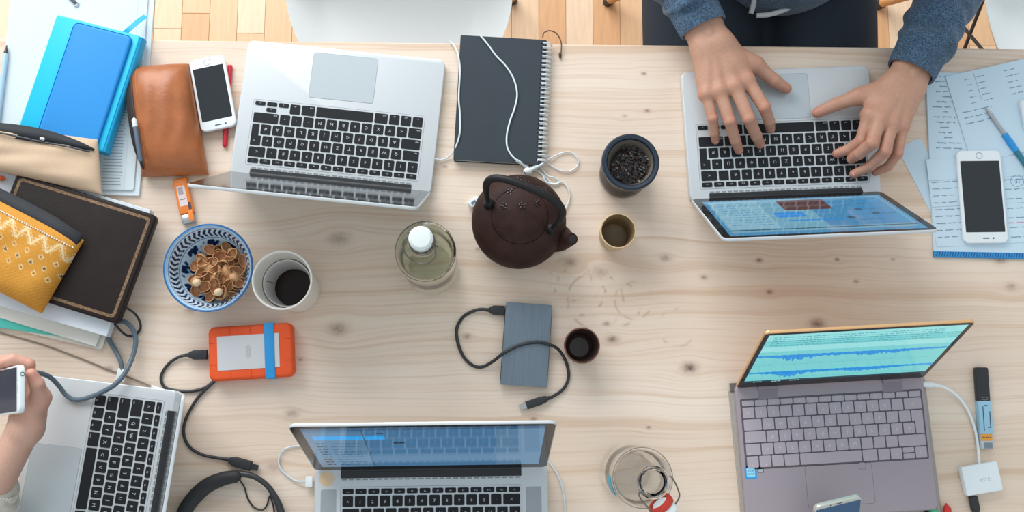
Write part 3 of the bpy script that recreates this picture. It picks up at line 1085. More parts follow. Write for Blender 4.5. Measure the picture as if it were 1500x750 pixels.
# felt sleeve under it
c, rz, w, d = fit((1086, 775), (1378, 745), (1066, 560), 0.003)
sl = MB().prism(roundrect(0.318, 0.245, 0.006, 4), 0.0, SLEEVE_H * 0.5, 0.0014, 2).prism(roundrect(0.313, 0.243, 0.006, 4, 0, 0.001), SLEEVE_H * 0.5, SLEEVE_H, 0.0014, 2)
so = sl.build('laptop_sleeve', mat('grey_felt', (168, 160, 152), 0.9, noise=(600, 0.12), bump=(900, 0.5)), None, (0.5590, -0.078, T), (0, 0, 0.070))
tag(so, 'thin grey felt sleeve lying flat under the rose-grey laptop', 'sleeve')
tb = MB().box(-0.006, 0, 0, 0.006, 0.014, 0.003, 0.001).build('fastening_tab', mat('grey_felt_dark', (110, 104, 98), 0.9), so, (-0.151, 0.117, 0.0045))


# ------------------------------------------------------------------ phones
PHW = mat('white_phone_shell', (232, 238, 240), 0.25, coat=0.4)
PHB = mat('dark_phone_glass', (36, 40, 45), 0.10)
PHR = mat('phone_silver', (184, 190, 194), 0.3, metal=0.5)
PHD = mat('phone_slot', (70, 74, 78), 0.5)


def phone(label, loc, rot, W=0.067, L=0.138, Hh=0.0072, screen=None, band=0.0165, side=0.0045, shell=PHW, edge=None):
    t = thing('smartphone', label, 'phone', loc, 0, None, rot)
    MB().prism(roundrect(W, L, 0.0095, 7), 0, Hh, 0.0022, 3).build('shell', (shell), t)
    MB().prism(roundrect(W - 2 * side, L - 2 * band, 0.0012, 2), Hh - 0.0003, Hh + 0.00015, 0).build('display', screen or PHB, t)
    hb = MB().lathe([(0.0046, 0.0), (0.0058, 0.0), (0.0058, 0.0003), (0.0046, 0.0003)], 24, 0, Matrix.Translation((0, -L / 2 + band / 2, Hh)))
    hb.build('home_button', PHR, t)
    MB().prism(roundrect(0.011, 0.0018, 0.0009, 3, 0, L / 2 - band * 0.45), Hh, Hh + 0.0002).build('ear_speaker', PHD, t)
    MB().prism(circle(0.0015, 10, -0.012, L / 2 - band * 0.45), Hh, Hh + 0.0002).build('front_camera', PHD, t)
    return t


# white phone by the brown pouch, home button towards the top of the table
a, b = at(306, 86, 0.012), at(322, 192, 0.012)
c = (at(313, 138, 0.009))
phone('white smartphone beside the brown leather pouch, lying on a red pen', (c.x, c.y, T + 0.0085), (math.radians(1.0), math.radians(1.5), math.radians(2.0) + math.atan2((b - a).y, (b - a).x) - math.pi / 2 + math.pi * 1.0 + math.pi), W=0.0586, L=0.1238)
c = at(1438.5, 288, 0.010)
phone('white smartphone lying on the handwritten notes at the right', (c.x, c.y, T + 0.0048), (0, 0, math.radians(181.0)), W=0.074, L=0.155, band=0.018)

# ------------------------------------------------------------------ cups, bowl, bottles, teapot
def span(x0, y0, x1, y1, z):
    return (at(x1, y1, z) - at(x0, y0, z)).length


def base_of(px, py, z):
    """foot of something upright whose point at height z shows at px, py"""
    p = at(px, py, z)
    return Vector((p.x, p.y, T))


def shell_profile(outer, wall, floor):
    """closed profile of an open vessel from an outer (r, z) profile"""
    inner = [(max(r - wall, 0.0005), z) for r, z in reversed(outer) if z > floor + 1e-4]
    top_r, top_z = outer[-1]
    return [(0, outer[0][1])] + list(outer) + [(top_r - wall * 0.3, top_z + wall * 0.35), (top_r - wall * 0.7, top_z + wall * 0.35)] + inner + [(inner[-1][0] * 0.97, floor), (0, floor)]


def vessel(name, label, cat, p, prof, m, seg=56, group=None):
    o = MB().lathe(prof, seg).build(name, m, None, p)
    return tag(o, label, cat, group)


# bowl with a painted blue border
bp = base_of(305, 392, 0.058)
R = span(239, 392, 371, 392, 0.058) / 2
BOWL = []
N = 30
outer = [(0.030, 0.0), (0.034, 0.002), (0.040, 0.008), (0.050, 0.020), (0.0595, 0.037), (R - 0.0015, 0.0545), (R, 0.058)]
inner_pts = spline([(R - 0.0015, 0.0595, 0), (R - 0.0045, 0.0575, 0), (0.0580, 0.042, 0), (0.0515, 0.028, 0), (0.042, 0.0165, 0), (0.028, 0.0095, 0), (0.001, 0.0075, 0)], 9)
prof = [(0.001, 0.0)] + outer + [(a, b) for a, b, _ in inner_pts]
seg = 300
bm_ = MB(); bm_.lathe(prof, seg)
nin = len(prof) - len(inner_pts)
white, navy, blue, rimb = (0.62, 0.75, 0.86), (0.006, 0.022, 0.075), (0.05, 0.20, 0.46), (0.02, 0.13, 0.34)


def bowl_print(r, ang, inside):
    if not inside: return blue if r > R * 0.9 else (0.28, 0.47, 0.68)
    q = r / R
    if q > 0.955: return rimb
    if q > 0.93: return (0.30, 0.55, 0.78)
    if 0.775 < q < 0.895:
        u = (q - 0.775) / 0.12
        k = ang / (2 * math.pi) * 46
        s = (k + abs(u - 0.5) * 1.15) % 1.0
        return navy if s < 0.52 else white
    if 0.755 < q < 0.765 or 0.905 < q < 0.915: return blue
    if q < 0.735:
        f = math.sin(ang * 9 + 2.0) + 0.55 * math.sin(ang * 23 + q * 40) + 0.5 * math.sin(q * 38 + 1.0) + 0.35 * math.sin(ang * 41)
        if f > 0.45: return navy
        if f > 0.05: return blue
        return white
    return white


cols = []
for i, (x, y, z) in enumerate(bm_.v):
    ring = i // seg
    c = bowl_print(math.hypot(x, y), math.atan2(y, x) + math.pi, ring >= nin)
    cols.append((*c, 1.0))
bm_.col = cols
bowl = bm_.build('bowl', mat('glazed_ceramic', (200, 220, 235), 0.12, attr='print', coat=0.3), None, bp)
tag(bowl, 'white bowl with painted navy chevron border, holding the nut shells', 'bowl')

# nut shells: open half shells, piled
SHM = mat('nut_shell', (204, 156, 110), 0.5, noise=(160, 0.18), bump=(300, 0.3))
SHI = mat('nut_shell_inside_shaded', (172, 118, 76), 0.45, noise=(120, 0.15))  # darker inside colour paints in the shade of the hollow
NUT = mat('pale_nut', (214, 186, 150), 0.5, noise=(120, 0.1))


def shell_mesh(seed):
    rs = random.Random(seed)
    a, b, dpt = 0.0114 * rs.uniform(0.92, 1.08), 0.0080 * rs.uniform(0.92, 1.1), 0.0078 * rs.uniform(0.9, 1.15)
    mb = MB(); n, k = 18, 6
    for lay, (off, mi) in enumerate(((0.0, 0), (0.0009, 1))):
        vs, fs = [], []
        for j in range(k + 1):
            th = math.pi / 2 * j / k
            for i in range(n):
                ph = 2 * math.pi * i / n
                tip = 1 + 0.12 * max(0, math.cos(ph)) ** 6
                vs.append(((a - off) * math.sin(th) * math.cos(ph) * tip, (b - off) * math.sin(th) * math.sin(ph), -(dpt - off) * math.cos(th)))
        for j in range(k):
            for i in range(n):
                l = (i + 1) % n
                f = (j * n + i, j * n + l, (j + 1) * n + l, (j + 1) * n + i)
                fs.append(tuple(reversed(f)) if lay == 0 else f)
        mb.add(vs, fs, mi)
    tot = (k + 1) * n
    mb.f += [(k * n + i, k * n + (i + 1) % n, tot + k * n + (i + 1) % n, tot + k * n + i) for i in range(n)]
    mb.m += [0] * n
    return mb.mesh('nut_shell', (SHM, SHI), 50)


SH = [shell_mesh(i) for i in range(5)]
sc0 = at(325, 402, 0.032)
rs = random.Random(5)
ns = 0
for layer, (zz, rad, cnt) in enumerate(((0.0190, 0.030, 12), (0.0260, 0.040, 22), (0.0330, 0.044, 28), (0.0395, 0.036, 18))):
    for i in range(cnt):
        a = i * 2.39996 + layer * 0.9
        r = rad * math.sqrt((i + 0.4) / cnt)
        ctr = Vector((bp.x, bp.y, 0)).lerp(Vector((sc0.x, sc0.y, 0)), 0.75)
        x, y = ctr.x + r * math.cos(a) + rs.uniform(-.002, .002), ctr.y + r * math.sin(a) + rs.uniform(-.002, .002)
        up_side = layer == 3 or rs.random() < 0.80
        rot = (rs.uniform(-0.85, 0.85) + (0 if up_side else math.pi), rs.uniform(-0.75, 0.75), rs.uniform(0, 6.28))
        o = link('nut_shell', SH[rs.randrange(5)], None, (x, y, T + zz + rs.uniform(-.0015, .0015)), rot)
        tag(o, 'brown half nut shell piled in the blue and white bowl', 'nut shell', 'nut shells in the bowl')
nutm = MB().ball((0, 0, 0), 0.0062, 14, 8, 0, None, (1.15, 1, 0.9)).mesh('nut', NUT)
for (px, py), w in zip(((288, 414), (320, 428)), ('pale whole nut at the left of the heap of shells', 'pale whole nut at the bottom of the heap of shells')):
    p = at(px, py, 0.044)
    tag(link('nut', nutm, None, p, (0, 0, 0.4)), w, 'nut')

# tall white cup with a second cup nested in it
CUPW = mat('white_porcelain', (226, 220, 212), 0.35, coat=0.2, noise=(20, 0.03))
CUPIN = mat('white_paper_cup', (206, 204, 202), 0.5)
cp = base_of(413, 410, 0.138)
r0 = span(368, 410, 457, 410, 0.138) / 2
mug = thing('tall_cup', 'tall white cup with dark coffee beside the blue bowl', 'cup', cp)
out = [(0.0325, 0.0), (0.0345, 0.002), (0.0355, 0.02), (0.0385, 0.08), (r0 - 0.0006, 0.134), (r0, 0.137)]
MB().lathe(shell_profile(out, 0.0028, 0.006), 64).build('outer_cup', CUPW, mug)
inn = [(0.0270, 0.0075), (0.0290, 0.012), (0.0345, 0.088), (0.0362, 0.098)]
MB().lathe(shell_profile(inn, 0.0016, 0.010), 56).build('inner_cup', CUPIN, mug)
MB().tube([(-0.0335 + 0.0048 * i / 5, 0.004 + 0.0005 * i, 0.094 - 0.050 * i / 5) for i in range(6)], 0.0006, 6).build('red_line', mat('line_red', (150, 84, 70), 0.5), mug)  # thin red line running down inside the cup
MB().lathe([(0, 0.040), (0.0293, 0.040), (0.0293, 0.0385), (0, 0.0385)], 48).build('coffee', mat('black_coffee', (44, 33, 28), 0.15, spec=0.15), mug)

# small cups
CB = mat('stoneware_beige', (206, 178, 138), 0.5, noise=(60, 0.06)); CBI = mat('stoneware_olive', (138, 116, 84), 0.4, noise=(40, 0.15))
CD = mat('stoneware_brown', (104, 66, 52), 0.45, noise=(60, 0.1)); CDI = mat('stoneware_dark', (54, 38, 33), 0.35)


def small_cup(label, px, py, half, h, mo, mi, taper, tea):
    p = base_of(px, py, h)
    r = span(px - half, py, px + half, py, h) / 2
    t = thing('tea_cup', label, 'cup', p, 0.0, 'small handleless tea cups')
    out = [(r * taper * 0.94, 0.0), (r * taper, 0.0025), (r * (taper + 1) / 2 * 1.015, h * 0.5), (r, h - 0.001)]
    MB().lathe([(0, 0.0)] + out + [(r - 0.0008, h), (r - 0.0022, h)], 48).build('outer_wall', mo, t)
    MB().lathe([(r - 0.0022, h), (r - 0.003, h - 0.003), (r * (taper + 1) / 2 - 0.0025, h * 0.5), (r * taper - 0.002, 0.009), (r * taper * 0.7, 0.0055), (0, 0.005)], 48).build('glazed_inside', mi, t)
    if tea: MB().lathe([(0, tea), (r * taper * 1.0 - 0.0015, tea), (r * taper - 0.002, tea - 0.001), (0, tea - 0.001)], 40).build('tea', mat('tea', (70, 56, 40), 0.1), t)
    return t


small_cup('small beige stoneware tea cup to the right of the teapot spout', 905.5, 338, 26.5, 0.064, CB, CBI, 0.80, 0)
small_cup('small dark brown tea cup beside the grey hard drive', 852.5, 506, 26.5, 0.050, CD, CDI, 0.78, 0)

# tea infuser in a glass
gp = base_of(924, 237, 0.096)
rr = span(882, 236, 967, 236, 0.096) / 2
inf = thing('tea_glass', 'clear glass of dark tea with a navy rimmed infuser full of wet leaves', 'tea glass', gp)
NAVY = mat('navy_plastic', (28, 43, 58), 0.35)
GLASS = mat('clear_glass', (254, 255, 255), 0.02, trans=1.0, ior=1.22)
gout = [(0.0320, 0.0), (0.0375, 0.002), (0.0398, 0.010), (0.0402, 0.030), (0.0375, 0.060), (0.0370, 0.084)]
MB().lathe(shell_profile(gout, 0.002, 0.005), 56).build('glass', mat('smoky_glass', (212, 212, 210), 0.02, trans=1.0, ior=1.15), inf)
MB().lathe([(0, 0.0052), (0.0355, 0.0052), (0.0387, 0.011), (0.0391, 0.030), (0.0374, 0.050), (0, 0.050)], 48).build('dark_tea', mat('dark_tea', (34, 27, 25), 0.5, spec=0.1), inf)
MB().lathe([(rr - 0.0088, 0.083), (rr - 0.002, 0.0845), (rr, 0.089), (rr - 0.0004, 0.0945), (rr - 0.003, 0.097), (rr - 0.0075, 0.096), (rr - 0.0092, 0.092), (rr - 0.0088, 0.083)], 64).build('rim_ring', NAVY, inf)
MB().lathe([(rr - 0.0092, 0.0925), (rr - 0.0115, 0.080), (0.026, 0.064), (0.0, 0.0625), (0.0, 0.0615), (0.0268, 0.0632), (rr - 0.0107, 0.080), (rr - 0.0085, 0.0925)], 56).build('strainer', mat('steel_mesh', (150, 140, 128), 0.4, metal=0.5, bump=(1600, 0.6)), inf)
LEAF = mat('wet_tea_leaf', (40, 34, 34), 0.3, noise=(200, 0.5)); LEAF2 = mat('wet_tea_leaf_rust', (96, 62, 46), 0.3)
lm = MB(); rs = random.Random(9)
for i in range(620):
    a = rs.uniform(0, 6.283); r = 0.0305 * math.sqrt(rs.random())
    if 2.0 < a < 3.1 and r > 0.021: continue
    x, y, z = r * math.cos(a), r * math.sin(a), 0.074 + 0.006 * (1 - (r / 0.029) ** 2) + rs.uniform(-0.003, 0.004) + (0.012 * max(0, r / 0.029 - 0.75))
    Mx = Matrix.Translation((x, y, z)) @ Matrix.Rotation(rs.uniform(0, 6.28), 4, 'Z') @ Matrix.Rotation(rs.uniform(-0.8, 0.8), 4, 'Y')
    l, w = rs.uniform(0.002, 0.0045), rs.uniform(0.0007, 0.0016)
    lm.add([(-l, 0, 0), (0, -w, 0.0006), (l, 0, 0), (0, w, 0.0006), (0, 0, -0.0006)], [(0, 1, 2, 3), (1, 0, 4), (2, 1, 4), (3, 2, 4), (0, 3, 4)], 1 if rs.random() < 0.12 else 0, Mx)
lm.lathe([(0, 0.0765), (0.022, 0.0735), (0.0275, 0.071), (0.0285, 0.066)], 24, 0)
lo = lm.build('tea_leaves', (LEAF, LEAF2), inf); lo['kind'] = 'stuff'

# swing-top bottles
GREEN = mat('green_tinted_glass', (248, 252, 243), 0.02, trans=1.0, ior=1.22)
WIRE = mat('bail_wire', (120, 112, 106), 0.35, metal=0.8)
CER = mat('white_ceramic_cap', (226, 232, 230), 0.3)
REDR = mat('red_rubber', (196, 52, 36), 0.5)


def bottle_body(t, prof, wall, m):
    inner = [(max(r - wall, 0.001), z) for r, z in reversed(prof) if z > 0.012]
    MB().lathe([(0, 0.003), (prof[0][0] * 0.7, 0.003)] + prof + [(prof[-1][0] - wall * 0.5, prof[-1][1] + 0.001)] + inner + [(inner[-1][0] * 0.9, 0.009), (0, 0.0085)], 64).build('glass_body', m, t)


gb = base_of(616, 348, 0.305)
t = thing('swing_top_bottle', 'pale green glass swing-top bottle with a closed white ceramic stopper', 'bottle', gb, math.radians(-25))
prof = [(0.038, 0.0), (0.0425, 0.003), (0.044, 0.010), (0.044, 0.100), (0.0445, 0.150), (0.0438, 0.185)] + [(0.044 - 0.0285 * (1 - math.cos(math.pi * k / 8)) / 2, 0.185 + 0.062 * k / 8) for k in range(1, 9)] + [(0.0150, 0.262), (0.0148, 0.272), (0.0172, 0.276), (0.0172, 0.283), (0.0140, 0.287)]
bottle_body(t, [(r, z) for r, z in prof], 0.0026, GREEN)
MB().lathe([(0, 0.284), (0.0125, 0.284), (0.0130, 0.289), (0.0158, 0.290), (0.0165, 0.293), (0.0162, 0.301), (0.0130, 0.3045), (0, 0.306)], 36).build('ceramic_stopper', CER, t)
MB().lathe([(0.0132, 0.2855), (0.0166, 0.2855), (0.0166, 0.2895), (0.0132, 0.2895)], 30).build('rubber_seal', mat('grey_seal', (190, 196, 190), 0.6), t)
MB().tube([(0.0172 * math.cos(a), 0.0172 * math.sin(a), 0.266) for a in np.linspace(0, 2 * math.pi, 33)[:-1]], 0.0012, 8, closed=True).tube(
    spline([(0.0185, 0.004, 0.266), (0.0215, 0.001, 0.280), (0.0185, 0, 0.297), (0.0165, 0, 0.297)], 6), 0.0011, 8).tube(
    spline([(-0.0185, 0.004, 0.266), (-0.0215, 0.001, 0.280), (-0.0185, 0, 0.297), (-0.0165, 0, 0.297)], 6), 0.0011, 8).tube(
    spline([(0.019, 0.0, 0.268), (0.024, -0.010, 0.262), (0.016, -0.022, 0.250), (0, -0.026, 0.246), (-0.016, -0.022, 0.250), (-0.024, -0.010, 0.262), (-0.019, 0, 0.268)], 8), 0.0011, 8).build('wire_bail', WIRE, t)

cb = base_of(958, 707, 0.262)
t = thing('swing_top_bottle', 'clear glass swing-top bottle standing open with a red-ringed stopper hanging beside its neck', 'bottle', cb, 0)
prof = [(0.038, 0.0), (0.0415, 0.003), (0.043, 0.010), (0.043, 0.090), (0.0435, 0.140), (0.0428, 0.165)] + [(0.043 - 0.0248 * (1 - math.cos(math.pi * k / 8)) / 2, 0.165 + 0.058 * k / 8) for k in range(1, 9)] + [(0.0180, 0.240), (0.0180, 0.248), (0.0218, 0.252), (0.0218, 0.259), (0.0188, 0.262)]
bottle_body(t, prof, 0.0026, GLASS)
MB().tube([(0.0196 * math.cos(a), 0.0196 * math.sin(a), 0.244) for a in np.linspace(0, 2 * math.pi, 33)[:-1]], 0.0012, 8, closed=True).tube(
    spline([(0.018, 0.008, 0.244), (0.026, 0.006, 0.250), (0.034, -0.010, 0.250), (0.036, -0.020, 0.246), (0.030, -0.031, 0.243)], 6), 0.0011, 8).tube(
    spline([(-0.014, -0.012, 0.244), (-0.018, -0.018, 0.250), (-0.004, -0.036, 0.250), (0.006, -0.044, 0.244)], 6), 0.0011, 8).build('wire_bail', WIRE, t)
ax = Vector((0.62, -0.75, -0.22)).normalized()
Mx = along((0.012, -0.030, 0.240), Vector((0.012, -0.030, 0.240)) + ax) @ Matrix.Rotation(math.pi / 2, 4, 'Y')
cap = MB().lathe([(0, -0.003), (0.011, -0.003), (0.012, 0.004), (0.0155, 0.0045), (0.0165, 0.008), (0.016, 0.015), (0.012, 0.019), (0, 0.020)], 32, 0, Mx).build('ceramic_stopper', CER, t)
MB().lathe([(0.0118, -0.004), (0.0175, -0.004), (0.0180, 0.0), (0.0175, 0.0045), (0.0118, 0.0045)], 32, 0, Mx).build('red_seal', REDR, cap)
# small cyan patch on the bottle wall
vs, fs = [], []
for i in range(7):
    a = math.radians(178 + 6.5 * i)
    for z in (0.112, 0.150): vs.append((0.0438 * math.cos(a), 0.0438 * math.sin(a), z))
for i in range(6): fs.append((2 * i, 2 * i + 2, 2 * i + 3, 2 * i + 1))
MB().add(vs, fs).build('cyan_patch', mat('patch_cyan', (60, 176, 204), 0.5), t)

# cast-iron teapot
IRON = mat('cast_iron_brown', (50, 30, 25), 0.62, spec=0.2, noise=(45, 0.3), bump=(260, 0.6))
IRONB = mat('cast_iron_black', (28, 27, 28), 0.5, spec=0.3, bump=(400, 0.3))
IRONK = mat('worn_iron_highlight', (66, 54, 52), 0.28, bump=(400, 0.3))
tp = base_of(760, 325, 0.052)
tr = span(691, 325, 829, 325, 0.052) / 2
pot = thing('teapot', 'round brown cast-iron teapot with an arched black handle', 'teapot', tp, math.radians(-22))
k = tr
prof = [(0, 0.004), (0.040, 0.004), (0.046, 0.0), (0.050, 0.0), (0.053, 0.005), (k * 0.90, 0.020), (k * 0.975, 0.036), (k, 0.052), (k * 0.985, 0.066), (k * 0.90, 0.082), (k * 0.76, 0.094), (0.0445, 0.1006), (0.0440, 0.1008), (0.0436, 0.1006), (0.0435, 0.098), (0, 0.096)]
pr = spline([(a, b, 0) for a, b in prof[3:12]], 4)
MB().lathe(prof[:3] + [(a, b) for a, b, _ in pr] + prof[12:], 72).build('pot_body', IRON, pot)
lidp = [(0, 0.097), (0.0430, 0.097), (0.0433, 0.1002), (0.0428, 0.1016), (0.034, 0.1065), (0.020, 0.1110), (0.009, 0.1124), (0.0, 0.1126)]
lid = MB().lathe(lidp, 64).build('lid', IRON, pot)
MB().tube(spline([(k * 0.74, 0, 0.046), (k * 0.98, 0, 0.058), (k * 1.10, 0, 0.072), (k * 1.18, 0, 0.086)], 6), [0.029, 0.0225, 0.0155, 0.0115, 0.0092], 24).build('spout', IRON, pot)
MB().tube([(k * 1.174, 0, 0.0852), (k * 1.1835, 0, 0.0868)], [0.0066, 0.0062], 20).build('spout_opening', mat('spout_dark', (24, 22, 22), 0.5), pot)
for sx in (-1, 1):
    MB().tube([(sx * 0.050, 0.0, 0.086), (sx * 0.051, 0.0, 0.105)], [0.011, 0.0072], 16).ball((sx * 0.051, 0.0, 0.105), 0.0072, 14, 8).build('handle_lug', IRONB, pot)
lean = 0.028
hp = []
for i in range(25):
    a = math.pi * i / 24
    s = math.sin(a)
    cs = math.cos(a)
    hp.append((-0.003 * s - 0.052 * math.copysign(abs(cs) ** 0.62, cs) * (1 + 0.43 * s ** 0.7), lean * s ** 0.8, 0.105 + 0.078 * s ** 0.62))
MB().tube(hp, [0.0036] + [0.0048] + [0.0058] * 9 + [0.0040], 14).build('handle', IRONB, pot)
stud = MB()
for i in range(5): stud.ball((0.0042 * math.cos(i * 1.2566), 0.0042 * math.sin(i * 1.2566), 0), 0.0019, 8, 5)
stud.ball((0, 0, 0), 0.0022, 8, 5)
stud_me = stud.mesh('blossom_stud', IRONK)
for (px, py) in ((748, 281), (765, 301), (786, 297), (771, 268), (790, 277), (738, 302), (759, 262), (800, 278)):
    # put the blossom on the turned surface of pot or lid below that spot
    for z in np.linspace(0.119, 0.06, 60):
        q = at(px, py, z) - tp
        r = math.hypot(q.x, q.y)
        zz = np.interp(r, [0.0, 0.020, 0.034, 0.0428, 0.0445, k * 0.76, k * 0.90, k * 0.985, k], [0.1126, 0.1110, 0.1065, 0.1016, 0.1006, 0.094, 0.082, 0.066, 0.052])
        if zz >= q.z: break
    R = Matrix.Rotation(math.radians(22), 3, 'Z')
    l = R @ Vector((q.x, q.y, 0))
    slope = (0.3 if r < 0.05 else 0.75)
    nrm = Vector((l.x / max(r, 1e-4) * slope, l.y / max(r, 1e-4) * slope, 1)).normalized()
    link('blossom_stud', stud_me, pot, (l.x, l.y, zz), nrm.to_track_quat('Z', 'Y').to_euler())

# ------------------------------------------------------------------ drives and their cables
BLK = mat('black_cable', (40, 43, 46), 0.5)
BLKP = mat('black_plug', (40, 42, 45), 0.55, noise=(60, 0.06))
STEEL = mat('plug_steel', (176, 180, 182), 0.3, metal=0.7)

c, rz, w, d = fit((732, 563), (802, 568), (741, 442), 0.014)
t = thing('hard_drive', 'slim grey brushed-metal hard drive with a black cable across it', 'hard drive', (c.x, c.y, T), rz)
MB().prism(roundrect(w - 0.0005, d - 0.008, 0.003, 3), 0.0006, 0.0118, 0.001).build('case', mat('drive_black', (36, 38, 42), 0.5), t)
MB().prism(roundrect(w - 0.002, d, 0.0012, 2), 0.0112, 0.0142, 0.0006, 2).build('brushed_cover', mat('drive_grey', (112, 126, 138), 0.40, metal=0.35, noise=(30, 0.10, (30, 0.8, 1))), t)
dc = [(716, 454, .006), (704, 453, .005), (690, 457, .003), (677, 466, .003), (669, 482, .003), (671, 503, .003), (680, 524, .003), (694, 536, .003), (708, 537, .004), (724, 528, .010), (738, 517, .0165), (760, 506, .0168), (785, 501, .0168), (803, 504, .0165), (818, 512, .010), (829, 530, .004), (833, 552, .003), (825, 570, .003), (808, 582, .004), (802, 584, .005)]
usb = thing('usb_cable', 'black cable plugged into the grey hard drive, its steel end loose on the table', 'cable', at(690, 520, 0))
cable('cord', None, None, dc, 0.0026, BLK, parent=usb)


def plug(parent, a, b, w, h, m, name='plug', taper=0.6, metal=None, za=0.0055):
    """moulded plug from a (cable side) to b (metal side), pixels"""
    A_, B_ = at(a[0], a[1], za), at(b[0], b[1], za)
    L = (B_ - A_).length
    M = along(A_, B_)
    o = Vector(parent.location); Ri = parent.rotation_euler.to_matrix().inverted()
    mb = MB()
    poly = [(0, -w * taper / 2), (L * 0.28, -w / 2), (L, -w / 2), (L, w / 2), (L * 0.28, w / 2), (0, w * taper / 2)]
    mb.prism(poly, -h / 2, h / 2, h * 0.22, 2, 0, M)
    mb.tube([M @ Vector((-0.006, 0, 0)), M @ Vector((0.002, 0, 0))], [0.0027, 0.0036], 10, 0)
    mb.v = [tuple(Ri @ (Vector(p) - o)) for p in mb.v]
    po = mb.build(name, m, parent)
    if metal:
        ml, mw, mh, mm = metal
        q = MB().prism([(L - 0.001, -mw / 2), (L + ml, -mw / 2), (L + ml, mw / 2), (L - 0.001, mw / 2)], -mh / 2, mh / 2, 0.0004, 1, 0, M)
        q.v = [tuple(Ri @ (Vector(p) - o)) for p in q.v]
        q.build('metal_tip', mm, po)
    return po


plug(usb, (717, 454), (739, 455), 0.015, 0.0085, BLKP)
plug(usb, (801, 584), (771, 594), 0.0125, 0.008, BLKP, metal=(0.011, 0.0085, 0.0042, STEEL), taper=0.75)

c, rz, w, d = fit((307, 559), (431, 551), (303, 480), 0.020)
t = thing('rugged_drive', 'orange rubber-cased hard drive with a blue band round it', 'hard drive', (c.x, c.y, T), rz)
ORG = mat('orange_rubber', (232, 84, 28), 0.6, noise=(30, 0.04))
ob = MB().prism(roundrect(w, d, 0.010, 6), 0.0, 0.024, 0.005, 4)
for sx in (-0.24, 0.0): ob.box(w * sx - 0.0006, -d / 2 - 0.0002, 0.004, w * sx + 0.0006, -d / 2 + 0.004, 0.0225, 0)
ob.build('rubber_case', ORG, t)
gr = MB()
for fx in (-0.24, 0.0, 0.26):
    for sy in (-1, 1): gr.box(w * fx - 0.0005, sy * (d / 2 - 0.0075) - 0.006, 0.0236, w * fx + 0.0005, sy * (d / 2 - 0.0075) + 0.006, 0.02425)
for fy in (-0.2, 0.2):
    for sx in (-1, 1): gr.box(sx * (w / 2 - 0.007) - 0.0055, d * fy - 0.0005, 0.0236, sx * (w / 2 - 0.007) + 0.0055, d * fy + 0.0005, 0.02425)
gr.build('case_groove', mat('orange_groove', (190, 58, 20), 0.6), t)
px_, py_ = -0.0035, 0.0
pl = MB().prism(roundrect(w * 0.735, d * 0.635, 0.0012, 2, px_, py_), 0.0235, 0.0247, 0.0003, 1).build('silver_plate', mat('plate_silver', (206, 206, 208), 0.45, metal=0.3), t)
lg = MB()
lg.tube([(px_ + 0.0002 + 0.0034 * math.cos(a), 0.0095 * math.sin(a), 0.0247) for a in np.linspace(0, 2 * math.pi, 33)[:-1]], 0.0003, 4, closed=True)
lg.tube([(px_ + 0.0002 + 0.0018 * math.cos(a), 0.0052 * math.sin(a), 0.0247) for a in np.linspace(0, 2 * math.pi, 25)[:-1]], 0.00025, 4, closed=True)
for dy in (-0.006, -0.002, 0.002, 0.006): lg.ball((px_ + 0.0002, dy, 0.0247), 0.0005, 6, 4)
lg.build('engraved_oval', mat('engraving', (150, 150, 152), 0.5), pl)
bx = w * 0.225
MB().prism(roundrect(0.0155, d + 0.0026, 0.002, 2, bx, 0), 0.0004, 0.0262, 0.0012, 2).build('blue_band', mat('band_blue', (34, 148, 214), 0.5), t)

usb2 = thing('usb_cable', 'black cable looping from the orange drive down to a loose plug above the headphones', 'cable', at(290, 600, 0))
cable('cord', None, None, [(276, 520, .006), (262, 523, .005), (246, 534, .003), (236, 551, .003), (240, 566, .003), (256, 572, .003), (280, 573, .003), (300, 568, .003), (312, 559, .003), (318, 554, .003)], 0.0024, BLK, parent=usb2)
cable('cord', None, None, [(317, 556, .003), (306, 566, .0045), (288, 585, .003), (273, 612, .003), (269, 634, .003), (277, 654, .003), (296, 666, .003), (320, 671, .003), (334, 673, .004)], 0.0024, BLK, parent=usb2)
plug(usb2, (277, 520), (304, 519.5), 0.0150, 0.009, BLKP, taper=0.55, za=0.009)
plug(usb2, (336, 674), (368, 683), 0.0150, 0.009, BLKP, metal=(0.011, 0.009, 0.0045, mat('plug_dark', (40, 40, 42), 0.4)), taper=0.6)

# ------------------------------------------------------------------ papers, notebooks and pouches
PAPER = mat('white_paper', (214, 224, 228), 0.7, noise=(6, 0.02))
PAPERB = mat('bluish_paper', (200, 221, 234), 0.7, noise=(7, 0.03), bump=(18, 0.25))
INK = mat('pen_ink', (84, 112, 142), 0.7)
INKR = mat('red_ink', (216, 130, 140), 0.7)
PRINT = mat('printed_grey', (150, 164, 174), 0.7)


def sheet(name, label, cat, corners, z, th, m, rad=0.002, upright=False):
    c, rz, w, d = fit(*corners, z)
    if upright: rz, w, d = rz - math.pi / 2, d, w
    mb = MB().prism(roundrect(w, d, rad, 2), 0, th, min(0.0006, th * 0.3), 1)
    o = mb.build(name, m, None, (c.x, c.y, T + z - th), (0, 0, rz))
    tag(o, label, cat)
    return o, w, d


